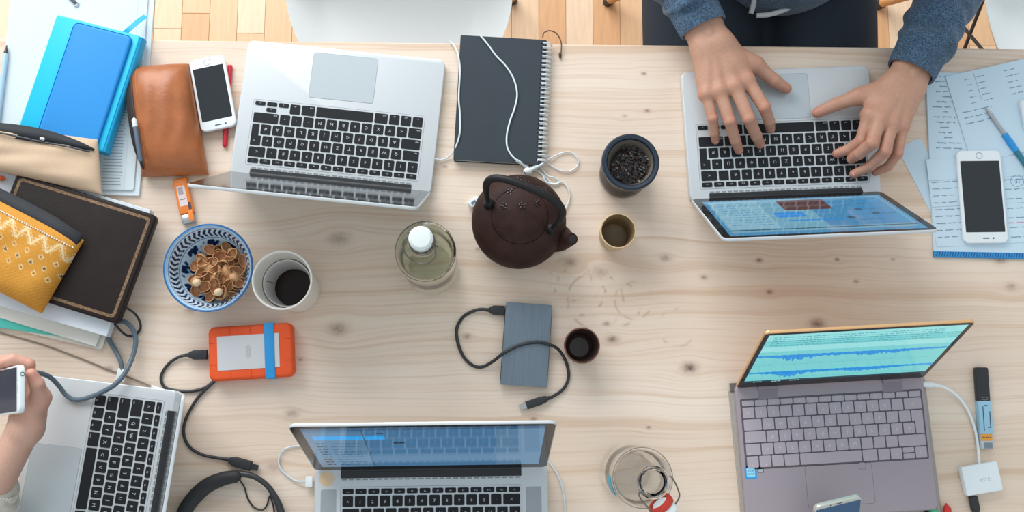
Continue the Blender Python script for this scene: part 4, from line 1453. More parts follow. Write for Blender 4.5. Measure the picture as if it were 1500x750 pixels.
def pen_strokes(mb, x0, x1, y, rnd, hh=0.0028, z=0.0, flip=False, word=0.014, mi=0):
    """a line of joined-up handwriting made of thin strokes"""
    x = x0
    while x < x1:
        w = min(rnd.uniform(0.5, 1.3) * word, x1 - x)
        n = max(3, int(w / 0.0014))
        pts = [(x + w * i / n, y + (hh * rnd.uniform(0.2, 1.0) if i % 2 else -hh * rnd.uniform(0.0, 0.5)) * (-1 if flip else 1)) for i in range(n + 1)]
        for a, b in zip(pts[:-1], pts[1:]):
            dx, dy = b[0] - a[0], b[1] - a[1]
            l = math.hypot(dx, dy) or 1e-6
            ox, oy = -dy / l * 0.00042, dx / l * 0.00042
            mb.add([(a[0] + ox, a[1] + oy, z), (a[0] - ox, a[1] - oy, z), (b[0] - ox, b[1] - oy, z), (b[0] + ox, b[1] + oy, z)], [(0, 1, 2, 3)], mi)
        x += w + word * 0.3
    return mb


# left: printed sheets in a clear sleeve, hanging over the table edge
o, w, d = sheet('sheet_stack', 'white sheets with printed lines under the cyan notebook, hanging over the table edge', 'papers', ((204, 287), (228, -25), (-4, 265)), 0.0045, 0.0045, PAPER, upright=True)
o2, w2, d2 = sheet('sleeve_folder', 'clear-edged white document folder on top of the printed sheets', 'folder', ((196, 279), (219, -34), (-10, 258)), 0.0075, 0.0028, mat('milky_sleeve', (208, 219, 223), 0.35, noise=(6, 0.02)), 0.004, upright=True)
pm = MB()
r5 = random.Random(12)
for i in range(26):
    x1 = w2 / 2 - 0.020 - (r5.random() * 0.004)
    pm.prism([(w2 / 2 - 0.052, -d2 / 2 + 0.008 + i * 0.0052), (x1, -d2 / 2 + 0.008 + i * 0.0052), (x1, -d2 / 2 + 0.0095 + i * 0.0052), (w2 / 2 - 0.052, -d2 / 2 + 0.0095 + i * 0.0052)], 0.0028, 0.00288)
pm.build('printed_lines', PRINT, o2)
MB().box(w2 / 2 - 0.016, -d2 / 2 + 0.002, 0.0027, w2 / 2 - 0.0152, d2 / 2 - 0.002, 0.0030).build('sleeve_seam', mat('sleeve_edge', (196, 208, 214), 0.3), o2)

# cyan notebook
zt = 0.038
c, rz, w, d = fit((26, 190), (150, 222), (67, 17), zt)
nb = thing('notebook', 'thick cyan notebook with a darker blue woven panel and a ribbon', 'notebook', (c.x, c.y, T + 0.0075), rz)
H0 = zt - 0.0075
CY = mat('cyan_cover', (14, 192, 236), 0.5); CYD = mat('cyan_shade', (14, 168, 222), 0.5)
MB().prism(roundrect(w, d, 0.003, 3), H0 - 0.004, H0, 0.0012, 2).prism(roundrect(w, d, 0.003, 3), 0, 0.003, 0.0010, 2).build('cover', CY, nb)
mb = MB()
edge = spline([(w / 2 - 0.004, H0 - 0.0012, 0), (w / 2 + 0.003, H0 - 0.003, 0), (w / 2 + 0.0050, H0 * 0.6, 0), (w / 2 + 0.0035, H0 * 0.25, 0), (w / 2 - 0.003, 0.001, 0)], 5)
vs, fs = [], []
for yy in (-d / 2 + 0.001, d / 2 - 0.001):
    vs += [(a, yy, b) for a, b, _ in edge]
n = len(edge)
for i in range(n - 1): fs.append((i, n + i, n + i + 1, i + 1))
fs.append(tuple(range(n))); fs.append(tuple(reversed(range(n, 2 * n))))
fs.append((0, n - 1, 2 * n - 1, n))
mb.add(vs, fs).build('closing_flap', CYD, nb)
MB().box(-w / 2 + 0.003, -d / 2 + 0.003, 0.003, w / 2 - 0.004, d / 2 - 0.003, H0 - 0.004, 0.001).build('pages', mat('page_edges', (222, 230, 230), 0.8, noise=(900, 0.1, (0.01, 0.01, 1))), nb)
pw, pd = w * 0.70, d * 0.955
px0 = -w / 2 + w * 0.235
wv = mat('blue_woven', (22, 140, 216), 0.6)
nt = wv.node_tree; b = nt.nodes['Principled BSDF']
tc = node(nt, 'ShaderNodeTexCoord'); sx_ = node(nt, 'ShaderNodeSeparateXYZ'); nt.links.new(tc.outputs['Object'], sx_.inputs[0])
wx = math_node(nt, 'SINE', math_node(nt, 'MULTIPLY', math_node(nt, 'ADD', sx_.outputs[0], sx_.outputs[1]), 2300))
wy = math_node(nt, 'SINE', math_node(nt, 'MULTIPLY', math_node(nt, 'SUBTRACT', sx_.outputs[0], sx_.outputs[1]), 2300))
f = smooth(nt, math_node(nt, 'MULTIPLY', wx, wy), -0.6, 0.6)
nt.links.new(mixc(nt, f, srgb(10, 104, 184), srgb(34, 164, 236)), b.inputs['Base Color'])
MB().prism(roundrect(pw, pd, 0.009, 5, px0 + pw / 2, -d * 0.005), H0 - 0.0004, H0 + 0.0055, 0.0045, 4).build('woven_panel', wv, nb)
rb = spline([(w / 2 - 0.030, d / 2 - 0.003, H0 - 0.006), (w / 2 - 0.022, d / 2 + 0.008, H0 - 0.004), (w / 2 - 0.016, d / 2 + 0.024, H0 - 0.010), (w / 2 - 0.010, d / 2 + 0.040, H0 - 0.019)], 6)
vs, fs = [], []
for p in rb: vs += [(p[0] - 0.0038, p[1] + 0.0016, p[2]), (p[0] + 0.0038, p[1] - 0.0016, p[2]), (p[0] + 0.0038, p[1] - 0.0016, p[2] - 0.0006), (p[0] - 0.0038, p[1] + 0.0016, p[2] - 0.0006)]
for i in range(len(rb) - 1):
    for k in range(4):
        l = (k + 1) % 4
        fs.append((i * 4 + k, i * 4 + l, i * 4 + 4 + l, i * 4 + 4 + k))
fs += [(0, 3, 2, 1), tuple(4 * (len(rb) - 1) + i for i in range(4))]
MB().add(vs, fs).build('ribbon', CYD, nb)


def pillow(c, z0, th, n=40, wr=0.0015, seed=1, power=0.5, sag=None, m=None, col=None, pw=4):
    """soft bag over four room corners c (u to the right along the zipped edge, v down): closed mesh, returned with surface function"""
    c = [Vector((p.x, p.y, 0)) for p in c]
    rg = random.Random(seed)
    ks = [(rg.uniform(6, 22), rg.uniform(6, 22), rg.uniform(0, 6), rg.uniform(0.3, 1)) for _ in range(7)]

    def surf(u, v, top=True):
        e = (max(0, 1 - abs(2 * u - 1) ** pw) * max(0, 1 - abs(2 * v - 1) ** pw)) ** power
        pin = 1 - 0.025 * (1 - abs(2 * u - 1)) * 0
        p = (c[0] * (1 - u) + c[1] * u) * (1 - v) + (c[3] * (1 - u) + c[2] * u) * v
        wv_ = sum(a * math.sin(kx * u + ky * v + ph) for kx, ky, ph, a in ks) / 3
        s = sag(u, v) if sag else 1.0
        z = z0 + th * 0.18 * (1 - e) + (th * e * s + wr * wv_ * e if top else -th * 0.18 * (1 - e) * (1 - e) * 0)
        if not top: z = z0 + th * 0.18 * (1 - e)
        return Vector((p.x, p.y, T + z))
    vs, fs, cl = [], [], []
    for top in (True, False):
        for j in range(n + 1):
            for i in range(n + 1):
                u, v = 0.5 - 0.5 * math.cos(math.pi * i / n), 0.5 - 0.5 * math.cos(math.pi * j / n)
                vs.append(surf(u, v, top)); cl.append((*(col(u, v) if col else (1, 1, 1)), 1))
    o = (n + 1) ** 2
    for j in range(n):
        for i in range(n):
            a = j * (n + 1) + i
            fs.append((a, a + n + 1, a + n + 2, a + 1)); fs.append((o + a, o + a + 1, o + a + n + 2, o + a + n + 1))
    for i in range(n):
        for a, b in ((i, i + 1), (n * (n + 1) + i + 1, n * (n + 1) + i), ((i + 1) * (n + 1), i * (n + 1)), (i * (n + 1) + n, (i + 1) * (n + 1) + n)):
            fs.append((a, b, o + b, o + a))
    return vs, fs, cl, surf


def bag(name, label, corners, zc, z0, th, m, col=None, **kw):
    cs = [at(*p, zc) for p in corners]
    vs, fs, cl, surf = pillow(cs, z0, th, col=col, **kw)
    o = sum(cs, Vector()) / 4; o.z = T + z0
    t = thing(name, label, 'pouch', o)
    mb = MB().add([p - o for p in vs], fs, col=cl)
    mb.build('bag', m, t, sharp=60)
    return t, surf, o


def strip_on(surf, o, pts, width, lift, m, name, parent, n=40, thick=0.0012):
    """a band that follows a path in the surface's (u, v)"""
    sp = spline([(a, b, 0) for a, b in pts], n)
    P = [surf(min(1, max(0, a)), min(1, max(0, b))) - o for a, b, _ in sp]
    vs, fs = [], []
    for i, p in enumerate(P):
        t = (P[min(i + 1, len(P) - 1)] - P[max(i - 1, 0)]).normalized()
        s = Vector((0, 0, 1)).cross(t).normalized()
        ww = width(i / (len(P) - 1)) if callable(width) else width
        for a, h in ((-ww / 2, 0), (-ww / 2, thick), (ww / 2, thick), (ww / 2, 0)):
            vs.append(p + s * a + Vector((0, 0, lift + h)))
    for i in range(len(P) - 1):
        for k in range(4):
            l = (k + 1) % 4
            fs.append((i * 4 + k, i * 4 + l, i * 4 + 4 + l, i * 4 + 4 + k))
    fs += [(0, 3, 2, 1), tuple(4 * (len(P) - 1) + i for i in range(4))]
    return MB().add(vs, fs).build(name, m, parent, sharp=None), P


# paper pile under the leather case
ZC = 0.048
c, crz, cw, cd = fit((-37, 410), (171, 475), (22, 251), ZC)
ca, sa = math.cos(crz), math.sin(crz)


def slab(name, label, cat, br, rz, w, d, z0, th, m, rad=0.002):
    """flat rectangle given by its bottom right corner"""
    p = at(*br, z0 + th); u = Vector((math.cos(rz), math.sin(rz), 0)); v = Vector((-u.y, u.x, 0))
    ctr = p - u * w / 2 + v * d / 2
    o = MB().prism(roundrect(w, d, rad, 3), 0, th, min(0.0006, th * 0.3), 1).build(name, m, None, (ctr.x, ctr.y, T + z0), (0, 0, rz))
    return tag(o, label, cat)


slab('card_folder', 'cream card folder at the bottom of the left paper pile', 'folder', (149, 513), math.radians(-13.0), 0.31, 0.225, 0.0, 0.006, mat('cream_card', (224, 222, 212), 0.7), 0.006)
slab('teal_sheet', 'teal sheet showing as a thin wedge in the left paper pile', 'paper', (98, 494), math.radians(-8.0), 0.24, 0.17, 0.006, 0.002, mat('teal_paper', (84, 200, 186), 0.7))
slab('cream_sheets', 'cream paper sheets lying just over the teal sheet', 'papers', (140, 508), math.radians(-16.5), 0.26, 0.20, 0.008, 0.004, mat('cream_paper', (222, 222, 214), 0.7))
slab('paper_sheaf', 'thick sheaf of white paper right under the brown leather case', 'papers', (156, 493), crz + 0.02, 0.297, 0.208, 0.012, 0.018, mat('white_sheaf', (222, 230, 238), 0.7, noise=(5, 0.02)), 0.001)

# leather case with gilded border
cz0 = 0.0302
case = thing('leather_case', 'dark brown leather case with a gilded border, lying under the yellow pouch', 'case', (c.x, c.y, T + cz0), crz)
LEA = mat('dark_leather', (36, 27, 25), 0.5, spec=0.22, noise=(30, 0.18), bump=(500, 0.3))
GILD = mat('gilded_tooling', (124, 96, 70), 0.45, metal=0.3, noise=(420, 0.55), bump=(900, 0.6))
th = ZC - cz0
MB().prism(roundrect(cw, cd, 0.009, 5), 0, th, 0.003, 3).build('cover', LEA, case)
for k, (ins, wd) in enumerate(((0.0065, 0.0052),)):
    mb = MB()
    oa, ob_ = roundrect(cw - 2 * ins, cd - 2 * ins, 0.007, 5), roundrect(cw - 2 * ins - 2 * wd, cd - 2 * ins - 2 * wd, 0.004, 5)
    n = len(oa)
    vs = [(x, y, th - 0.0002) for x, y in oa] + [(x, y, th + 0.0004) for x, y in inset(oa, 0.0004)] + [(x, y, th + 0.0004) for x, y in inset(ob_, -0.0004)] + [(x, y, th - 0.0002) for x, y in ob_]
    fs = []
    for r in range(3):
        for i in range(n):
            j = (i + 1) % n
            fs.append((r * n + i, r * n + j, (r + 1) * n + j, (r + 1) * n + i))
    mb.add(vs, fs).build('gilded_border', GILD, case)
lp = spline([(cw / 2 - 0.004, -cd / 2 + 0.030, 0.008), (cw / 2 + 0.013, -cd / 2 + 0.022, -0.010), (cw / 2 + 0.022, -cd / 2 + 0.006, -0.024), (cw / 2 + 0.016, -cd / 2 - 0.010, -0.027), (cw / 2 + 0.004, -cd / 2 - 0.012, -0.020), (cw / 2 - 0.008, -cd / 2 - 0.001, 0.004)], 7)
MB().tube(lp, 0.0019, 8).build('elastic_loop', BLK, case)

# yellow pouch with woven white pattern
YB, YW, YD = (0.62, 0.275, 0.030), (0.78, 0.60, 0.34), (0.18, 0.10, 0.03)


def yellow_print(u, v):
    x, y = u * 16.0, v * 9.2
    if v < 0.15: return YB
    a = abs((x % 2) - 1)
    if 1.45 < y < 3.0:
        q = (y - 1.45) / 1.55
        z = abs(((x * 0.9) % 2) - 1)
        if abs(z - q) < 0.12 or (abs(z - q) < 0.42 and (int(x * 9) + int(y * 9)) % 3 == 0): return YW
        return YB
    if y >= 3.2:
        row = math.floor((y - 3.2) / 0.95)
        lx = ((x + (row % 2)) % 2) - 1
        ly = ((y - 3.2) / 0.95 - row - 0.5) * 1.25
        m = abs(lx) * 1.15 + abs(ly) * 1.0
        if row in (0, 1, 2):
            if m < 0.15: return YD
            if m < 0.30: return YB if (row != 1) else YD
            if m < 0.46: return YW
            return YB
        if row in (3, 4, 5) and (int(x * 6) + int(y * 10)) % 4 == 0: return tuple(a_ * 0.80 for a_ in YB)
    return YB


YEL = mat('yellow_cloth', (220, 160, 50), 0.8, attr='print', noise=(300, 0.06), bump=(700, 0.5))
yp, ysurf, yo = bag('pouch', 'mustard yellow pouch with white diamond pattern and black zip edge', [(-52, 262), (121, 351), (59, 459), (-60, 398)], 0.060, ZC, 0.034, YEL, yellow_print, n=150, wr=0.0016, seed=4)
ZIP = mat('black_zip_tape', (32, 36, 42), 0.7, bump=(800, 0.3)); STITCH = mat('white_stitch', (230, 232, 226), 0.7)
strip_on(ysurf, yo, [(0.0, 0.040), (0.3, 0.030), (0.7, 0.030), (0.985, 0.045)], lambda s: 0.020 + 0.014 * math.sin(math.pi * (s * 0.75 + 0.12)), 0.001, ZIP, 'zip_tape', yp)
dk, P = strip_on(ysurf, yo, [(0.15, 0.0), (0.4, -0.0), (0.8, 0.0), (0.99, 0.02)], 0.010, 0.002, mat('zip_teeth', (22, 24, 28), 0.5, bump=(600, 1.0)), 'zip_teeth', yp)
sm = MB()
for i in range(50):
    u = 0.02 + 0.955 * i / 49
    p = ysurf(u, 0.135) - yo
    sm.ball((p.x, p.y, p.z + 0.0012), 0.0014, 8, 4)
so_ = sm.build('stitching', STITCH, yp)

# beige canvas pouch, zip open
BEI = mat('beige_canvas', (208, 180, 152), 0.85, noise=(18, 0.05), bump=(900, 0.5))
bp2, bsurf, bo = bag('pouch', 'beige canvas pouch with an open black zip, at the left edge', [(-75, 176), (141, 203), (147, 284), (-70, 236)], 0.050, 0.0385, 0.026, BEI, None, n=44, wr=0.003, seed=8)
strip_on(bsurf, bo, [(0.0, 0.10), (0.35, 0.10), (0.7, 0.13), (0.985, 0.22)], lambda s: 0.002 + 0.021 * math.sin(math.pi * min(1, s * 0.96 + 0.03)) ** 0.8, 0.0016, ZIP, 'zip_tape', bp2)
strip_on(bsurf, bo, [(0.02, 0.16), (0.35, 0.19), (0.7, 0.25), (0.96, 0.28)], 0.0028, 0.003, mat('zip_chain', (58, 60, 64), 0.4, bump=(500, 1.0)), 'zip_teeth', bp2)
p = bsurf(0.66, 0.19) - bo
MB().prism(roundrect(0.0085, 0.0045, 0.0015, 2), 0, 0.0032, 0.0008, 2).build('zip_slider', STEEL, bp2, (p.x, p.y, p.z + 0.004), (0, 0, -0.2))

# brown leather pouch
TAN = mat('tan_leather', (166, 96, 52), 0.36, noise=(28, 0.16), bump=(160, 0.35))
lp_, lsurf, lo_ = bag('pouch', 'shiny tan brown leather pouch with a half open zip on its left side', [(187, 97), (274, 90), (303, 254), (205, 257)], 0.022, 0.0006, 0.050, TAN, None, n=48, wr=0.0022, seed=15, power=0.42, pw=3)
strip_on(lsurf, lo_, [(0.055, 0.05), (0.045, 0.3), (0.05, 0.7), (0.075, 0.95)], lambda s: 0.002 + 0.016 * math.sin(math.pi * s), 0.0012, mat('pouch_dark_gap', (40, 30, 28), 0.7), 'zip_gap', lp_)
strip_on(lsurf, lo_, [(0.075, 0.06), (0.070, 0.3), (0.082, 0.7), (0.095, 0.94)], 0.0016, 0.0022, mat('zip_chain', (58, 60, 64), 0.4, bump=(500, 1.0)), 'zip_teeth', lp_)
sm = MB()
for i in range(60):
    p = lsurf(0.16, 0.05 + 0.9 * i / 59) - lo_
    p2 = lsurf(0.16, 0.05 + 0.9 * i / 59 + 0.007) - lo_
    sm.tube([p + Vector((0, 0, 0.0003)), p2 + Vector((0, 0, 0.0003))], 0.00042, 5)
sm.build('stitching', mat('tan_stitch', (206, 160, 116), 0.7), lp_)
p = lsurf(0.05, 0.085) - lo_
MB().prism(roundrect(0.005, 0.011, 0.002, 3), 0, 0.003, 0.0008, 2).build('zip_pull', STEEL, lp_, (p.x - 0.001, p.y, p.z + 0.006), (0, 0.2, 0.2))


def pen(label, a, b, za, zb, r, m_body, tip=None, cap=None, name='pen', sections=()):
    """a: tip end, b: rear end (pixels); sections = (from, to, radius factor, material, name)"""
    A_, B_ = at(a[0], a[1], za), at(b[0], b[1], zb)
    t = thing(name, label, 'pen', A_)
    M = along(A_, B_); M.translation = (0, 0, 0)
    Rz = M @ Matrix.Rotation(math.pi / 2, 4, 'Y')
    L = (B_ - A_).length
    for f0, f1, k, m, nm in sections:
        MB().lathe([(0, L * f0), (r * k * 0.93, L * f0), (r * k, L * f0 + r * 0.3), (r * k, L * f1 - r * 0.3), (r * k * 0.93, L * f1), (0, L * f1)], 18, 0, Rz).build(nm, m, t)
    if tip:
        f1, m = tip
        MB().lathe([(0, 0), (r * 0.18, 0.0004), (r * 0.3, L * f1 * 0.25), (r * 0.92, L * f1), (0, L * f1)], 18, 0, Rz).build('tip', m, t)
    return t


pen('pale blue pen with a dark end at the left picture edge', (10, 66), (-6, 196), 0.012, 0.012, 0.0042, None, tip=(0.10, mat('pen_dark', (52, 50, 56), 0.4)),
    sections=((0.10, 1.0, 1.0, mat('pen_paleblue', (170, 200, 220), 0.35), 'barrel'),))
pen('white capped pen peeking out of the tan leather pouch', (196, 172), (206, 236), 0.049, 0.047, 0.0040, None, tip=(0.05, mat('pen_white', (224, 230, 232), 0.3)),
    sections=((0.05, 0.22, 1.0, mat('pen_white', (224, 230, 232), 0.3), 'cap'), (0.22, 1.0, 0.9, mat('pen_steelblue', (90, 104, 120), 0.35), 'barrel')))
pen('red pen almost hidden under the white phone by the leather pouch', (329, 217), (337, 96), 0.0042, 0.0042, 0.0041, None, tip=(0.03, mat('pen_red', (202, 36, 54), 0.3)),
    sections=((0.03, 1.0, 1.0, mat('pen_red', (202, 36, 54), 0.3), 'barrel'),))
pen('orange pen tip at the left edge by the leather case', (8, 262), (-60, 250), 0.0350, 0.0350, 0.004, None, tip=(0.06, mat('pen_orange', (232, 104, 46), 0.4)),
    sections=((0.06, 1.0, 1.0, mat('pen_orange', (232, 104, 46), 0.4), 'barrel'),))
t = thing('key_strap', 'dark strap end with a small steel ring on the white folder', 'strap', at(112, 6, 0.0078))
o = Vector(t.location)
q0, q1 = at(92, -14, 0.010) - o, at(110, 4, 0.0095) - o
M = along(q0, q1)
MB().box(0, -0.003, -0.001, (q1 - q0).length, 0.003, 0.001, 0.0004, 0, M).build('strap', mat('strap_dark', (74, 84, 92), 0.6), t)
MB().tube([(0.0038 * math.cos(a), 0.0038 * math.sin(a), 0.0014) for a in np.linspace(0, 2 * math.pi, 25)[:-1]], 0.0010, 8, closed=True).build('ring', STEEL, t)

# orange lighter with bar code label
c, rz, w, d = fit((266, 329), (287, 324), (250, 264), 0.009)
t = thing('lighter', 'orange lighter with a barcode label above the blue and white bowl', 'lighter', (c.x, c.y, T), rz)
lt = mat('orange_plastic', (240, 130, 40), 0.2, coat=0.4)
MB().prism(roundrect(w, d * 0.80, 0.003, 4, 0, d * 0.10), 0.0002, 0.0105, 0.003, 3).build('tank', lt, t)
MB().prism(roundrect(w * 0.9, d * 0.2, 0.002, 3, 0, -d * 0.40), 0.001, 0.0095, 0.002, 2).build('metal_hood', STEEL, t)
MB().prism(roundrect(w * 0.34, d * 0.22, 0.001, 2, w * 0.25, -d * 0.36), 0.0090, 0.0106, 0.0006).build('orange_button', lt, t)
lb = MB().prism(roundrect(w * 0.56, d * 0.44, 0.001, 2, -w * 0.04, d * 0.10), 0.0104, 0.0107, 0, mi=0)
for i in range(9):
    yy = d * 0.14 + i * d * 0.018
    lb.prism([(-w * 0.25, yy), (w * 0.08, yy), (w * 0.08, yy + d * 0.008), (-w * 0.25, yy + d * 0.008)], 0.0107, 0.01075, mi=1)
pen_strokes(lb, -w * 0.24, w * 0.14, d * 0.02, random.Random(4), 0.0016, 0.01078, mi=1)
lb.build('barcode_label', (mat('label_pale', (226, 206, 204), 0.6), mat('label_ink', (70, 60, 70), 0.6)), t)
MB().box(w * 0.22, -d * 0.22, 0.0102, w * 0.42, -d * 0.06, 0.0106).build('warning_mark', mat('label_ink', (70, 60, 70), 0.6), t)

# spiral notebook
c, rz, w, d = fit((664, 234), (793, 241), (671, 51), 0.013)
sn = thing('spiral_notebook', 'black spiral notebook with white wire binding along its right side', 'notebook', (c.x, c.y, T), rz)
BLC = mat('black_card', (42, 52, 60), 0.65, noise=(40, 0.05), bump=(300, 0.15))
MB().prism(roundrect(w, d, 0.003, 3), 0.0115, 0.0130, 0.0004, 1).prism(roundrect(w, d, 0.003, 3), 0.0004, 0.0016, 0.0004, 1).build('cover', BLC, sn)
MB().box(-w / 2 + 0.0015, -d / 2 + 0.0015, 0.0018, w / 2 - 0.002, d / 2 - 0.0015, 0.0113).build('pages', mat('page_edges', (222, 230, 230), 0.8), sn)
WIREW = mat('white_wire', (214, 222, 224), 0.35)
n = 27
wire_me = MB()
for dx in (-0.0011, 0.0011):
    pts = [(0.0085 * math.cos(a) , dx + (0.0006 if k > 9 else 0), 0.0078 * math.sin(a) + 0.0082) for k, a in enumerate(np.linspace(-0.5, math.pi * 1.12, 15))]
    wire_me.tube(pts, 0.00075, 6)
wme = wire_me.mesh('binding_ring', WIREW)
for i in range(n):
    yy = -d / 2 + 0.007 + (d - 0.014) * i / (n - 1)
    link('binding_ring', wme, sn, (w / 2 + 0.0005, yy, 0.0))
hm = MB()
for i in range(n):
    yy = -d / 2 + 0.007 + (d - 0.014) * i / (n - 1)
    hm.prism(roundrect(0.0042, 0.0042, 0.0006, 1, w / 2 - 0.0070, yy), 0.01295, 0.01308)
hm.build('punched_hole', mat('hole_black', (16, 18, 20), 0.8), sn)
cp_ = spline([at(795, 55, 0.012), at(797, 48, 0.014), at(806, 45, 0.012), at(816, 50, 0.009), at(822, 62, 0.006), at(822, 76, 0.004), at(820, 81, 0.003)], 7)
Ri = Matrix.Rotation(-rz, 3, 'Z'); so2 = Vector(sn.location)
bm2 = MB().tube([Ri @ (Vector(p) - so2) for p in cp_], 0.0011, 7)
bm2.build('bookmark_cord', mat('brown_cord', (104, 82, 58), 0.7), sn)
e0 = Ri @ (at(820.5, 80, 0.003) - so2)
MB().tube([e0 + Vector((0, 0.004, 0)), e0, e0 + Vector((0.0005, -0.006, 0))], [0.0014, 0.0026, 0.0017], 8).build('cord_knot', mat('brown_knot', (72, 56, 44), 0.7), sn)

# earphones with white cord
WCB = mat('white_cord', (222, 230, 232), 0.45)
ep = thing('earphones', 'white earphones whose cord crosses the black spiral notebook', 'earphones', at(770, 245, 0))
cable('cord', None, None, [(637, 233.5, .006), (646, 234, .004), (655, 231, .004), (664, 222, .010), (671, 206, .0145), (674, 190, .0145), (674, 168, .0145), (672, 145, .0145), (673, 122, .0145), (674, 100, .0145), (671, 80, .014), (667, 70, .006), (662, 63, .003), (659, 61, .002)], 0.00145, WCB, parent=ep)
MB_ = cable('jack', None, None, [(633, 233.5, .0095), (641, 233.6, .0065)], 0.0026, WCB, parent=ep)
cable('cord', None, None, [(702, 51, .0150), (707, 56, .0150), (716, 67, .0150), (727, 82, .0150), (742, 98, .0150), (753, 117, .0150), (757.5, 138, .0150), (754, 158, .0150), (747, 178, .0150), (742.5, 198, .0150), (743, 215, .0150), (749, 227, .0150), (757, 235, .0150), (764, 240, .012)], 0.00145, WCB, parent=ep)
cable('cord_junction', None, None, [(757, 235, .0150), (774, 246, .005)], 0.0027, WCB, parent=ep)
cable('cord', None, None, [(774, 246, .005), (786, 250, .003), (795, 256, .003), (802, 262, .003), (808, 268, .003), (815, 269, .003), (819, 265, .003), (812, 260, .004), (803, 258, .004), (796, 250, .004), (790, 243, .005), (787, 237, .012), (789, 234, .015), (795, 234, .015), (797, 238, .010), (790, 241, .009), (776, 247, .006)], 0.00115, WCB, parent=ep)
cable('cord', None, None, [(776, 247, .006), (786, 241, .010), (797, 238, .012), (806, 232, .006), (820, 225, .003), (836, 223, .003), (846, 232, .003), (846, 242, .003), (836, 250, .003), (822, 250, .003), (808, 243, .003), (800, 239, .003)], 0.00115, WCB, parent=ep)
cable('cord', None, None, [(795, 256, .003), (800, 266, .004), (812, 270, .004), (824, 267, .003), (833, 278, .003), (834, 291, .003), (829, 304, .003), (820, 316, .003)], 0.00135, WCB, parent=ep)
o = Vector(ep.location)
for (px, py), dirv in (((773, 251), (-0.7, -0.5, 0.5)),):
    q = at(px, py, 0.009) - o
    bud = MB().ball(q, 0.0068, 18, 10, 0, None, (1.1, 0.95, 0.95)).build('earbud', WCB, ep)
    v = Vector(dirv).normalized()
    MB().prism(roundrect(0.0034, 0.0024, 0.001, 3), 0, 0.0009, 0, 1, 0, Matrix.Translation(q + v * 0.0064) @ v.to_track_quat('Z', 'Y').to_matrix().to_4x4()).build('earbud_mesh', mat('bud_mesh', (40, 44, 48), 0.6), bud)
    MB().tube([q, at(783, 246, 0.008) - o, at(796, 239.5, 0.0125) - o], [0.0042, 0.0031, 0.0022], 12).build('earbud_stem', WCB, ep)

# white plug poking out under the teapot
pl = thing('white_plug', 'white plug and lead sticking out from under the left of the teapot', 'plug', at(696, 299, 0))
o = Vector(pl.location)
M = along(at(688, 302, 0.0062), at(702, 291, 0.0062)); L = (at(688, 302, 0.006) - at(702, 291, 0.006)).length
M.translation -= o
MB().prism(roundrect(L, 0.012, 0.003, 4, L / 2, 0), -0.006, 0.006, 0.002, 2, 0, M).build('plug_body', WCB, pl)
MB().box(L * 0.2, -0.0022, 0.0058, L * 0.62, 0.0022, 0.0062, 0, 0, M).build('plug_mark', mat('plug_grey', (110, 126, 140), 0.4), pl)
MB().tube([at(702, 293, .006) - o, at(712, 284, .006) - o, at(726, 276, .003) - o], 0.0028, 10).build('lead', WCB, pl)

# ------------------------------------------------------------------ right side: notes, pen, hub, stick
o, w, d = sheet('note_pad', 'thick pad of handwritten notes with a patterned blue spine, at the right', 'notepad', ((1368, 376), (1560, 380), (1353, 105)), 0.0040, 0.0040, PAPERB)
sp = MB().box(-w / 2, -d / 2 - 0.0005, -0.0, w / 2, -d / 2 + 0.0095, 0.0046, 0.0008)
sp.build('spine', mat('spine_blue', (38, 140, 204), 0.5), o)
zz = MB()
for i in range(46):
    x = -w / 2 + 0.003 + i * 0.0044
    zz.prism([(x, -d / 2 + 0.001), (x + 0.0017, -d / 2 + 0.001), (x + 0.0041, -d / 2 + 0.0088), (x + 0.0024, -d / 2 + 0.0088)], 0.00455, 0.0047)
zz.build('spine_pattern', mat('spine_dark', (22, 84, 140), 0.5), o)
hw = MB(); r6 = random.Random(21)
for i in range(15):
    yy = d / 2 - 0.007 - i * 0.0088
    pen_strokes(hw, -w / 2 + 0.008 + r6.uniform(0, .02), -w / 2 + r6.uniform(0.035, 0.056), yy, r6, 0.0022, 0.00412, True)
hw.build('handwriting', INK, o)
sheet('loose_sheet', 'loose pale sheet sticking out to the left of the handwritten notes', 'paper', ((1366, 316), (1400, 300), (1325, 212)), 0.0008, 0.0006, PAPERB)
o, w, d = sheet('note_sheet', 'handwritten sheet lying on the note pad under the white phone', 'paper', ((1372, 362), (1560, 352), (1363, 233)), 0.0047, 0.0006, PAPERB)
hw = MB()
for i in range(9):
    pen_strokes(hw, -w / 2 + 0.004, -w / 2 + 0.055 - 0.02 * (i % 3 == 0) * r6.random(), -d / 2 + 0.016 + i * 0.0115, r6, 0.0016, 0.00064, True)
for i in range(7):
    pen_strokes(hw, -w / 2 + 0.125, w / 2 - 0.03, -d / 2 + 0.010 + i * 0.016, r6, 0.0016, 0.00064, True)
hw.build('handwriting', INK, o)
for yy in (0.25, -0.05):
    MB().box(-w / 2, d * yy, 0.0006, w / 2, d * yy + 0.0004, 0.00066).build('ruled_line', INK, o)
pen_r = MB(); pen_strokes(pen_r, -w / 2 + 0.122, w / 2 - 0.04, -d / 2 + 0.034, r6, 0.0016, 0.00066, True); pen_r.build('red_handwriting', INKR, o)
q = at(1490, 265, 0.0048) - Vector(o.location)
Ro = Matrix.Rotation(-o.rotation_euler.z, 3, 'Z'); q = Ro @ q
cn = MB().tube([(q.x + 0.011 * math.cos(a), q.y + 0.0095 * math.sin(a), 0.0007) for a in np.linspace(0, 2 * math.pi, 33)[:-1]], 0.0003, 4, closed=True)
cn.text('15', 0.010, 0, Matrix.Translation((q.x, q.y, 0.0008)) @ Matrix.Rotation(math.pi, 4, 'Z'))
cn.build('circled_number', INK, o)
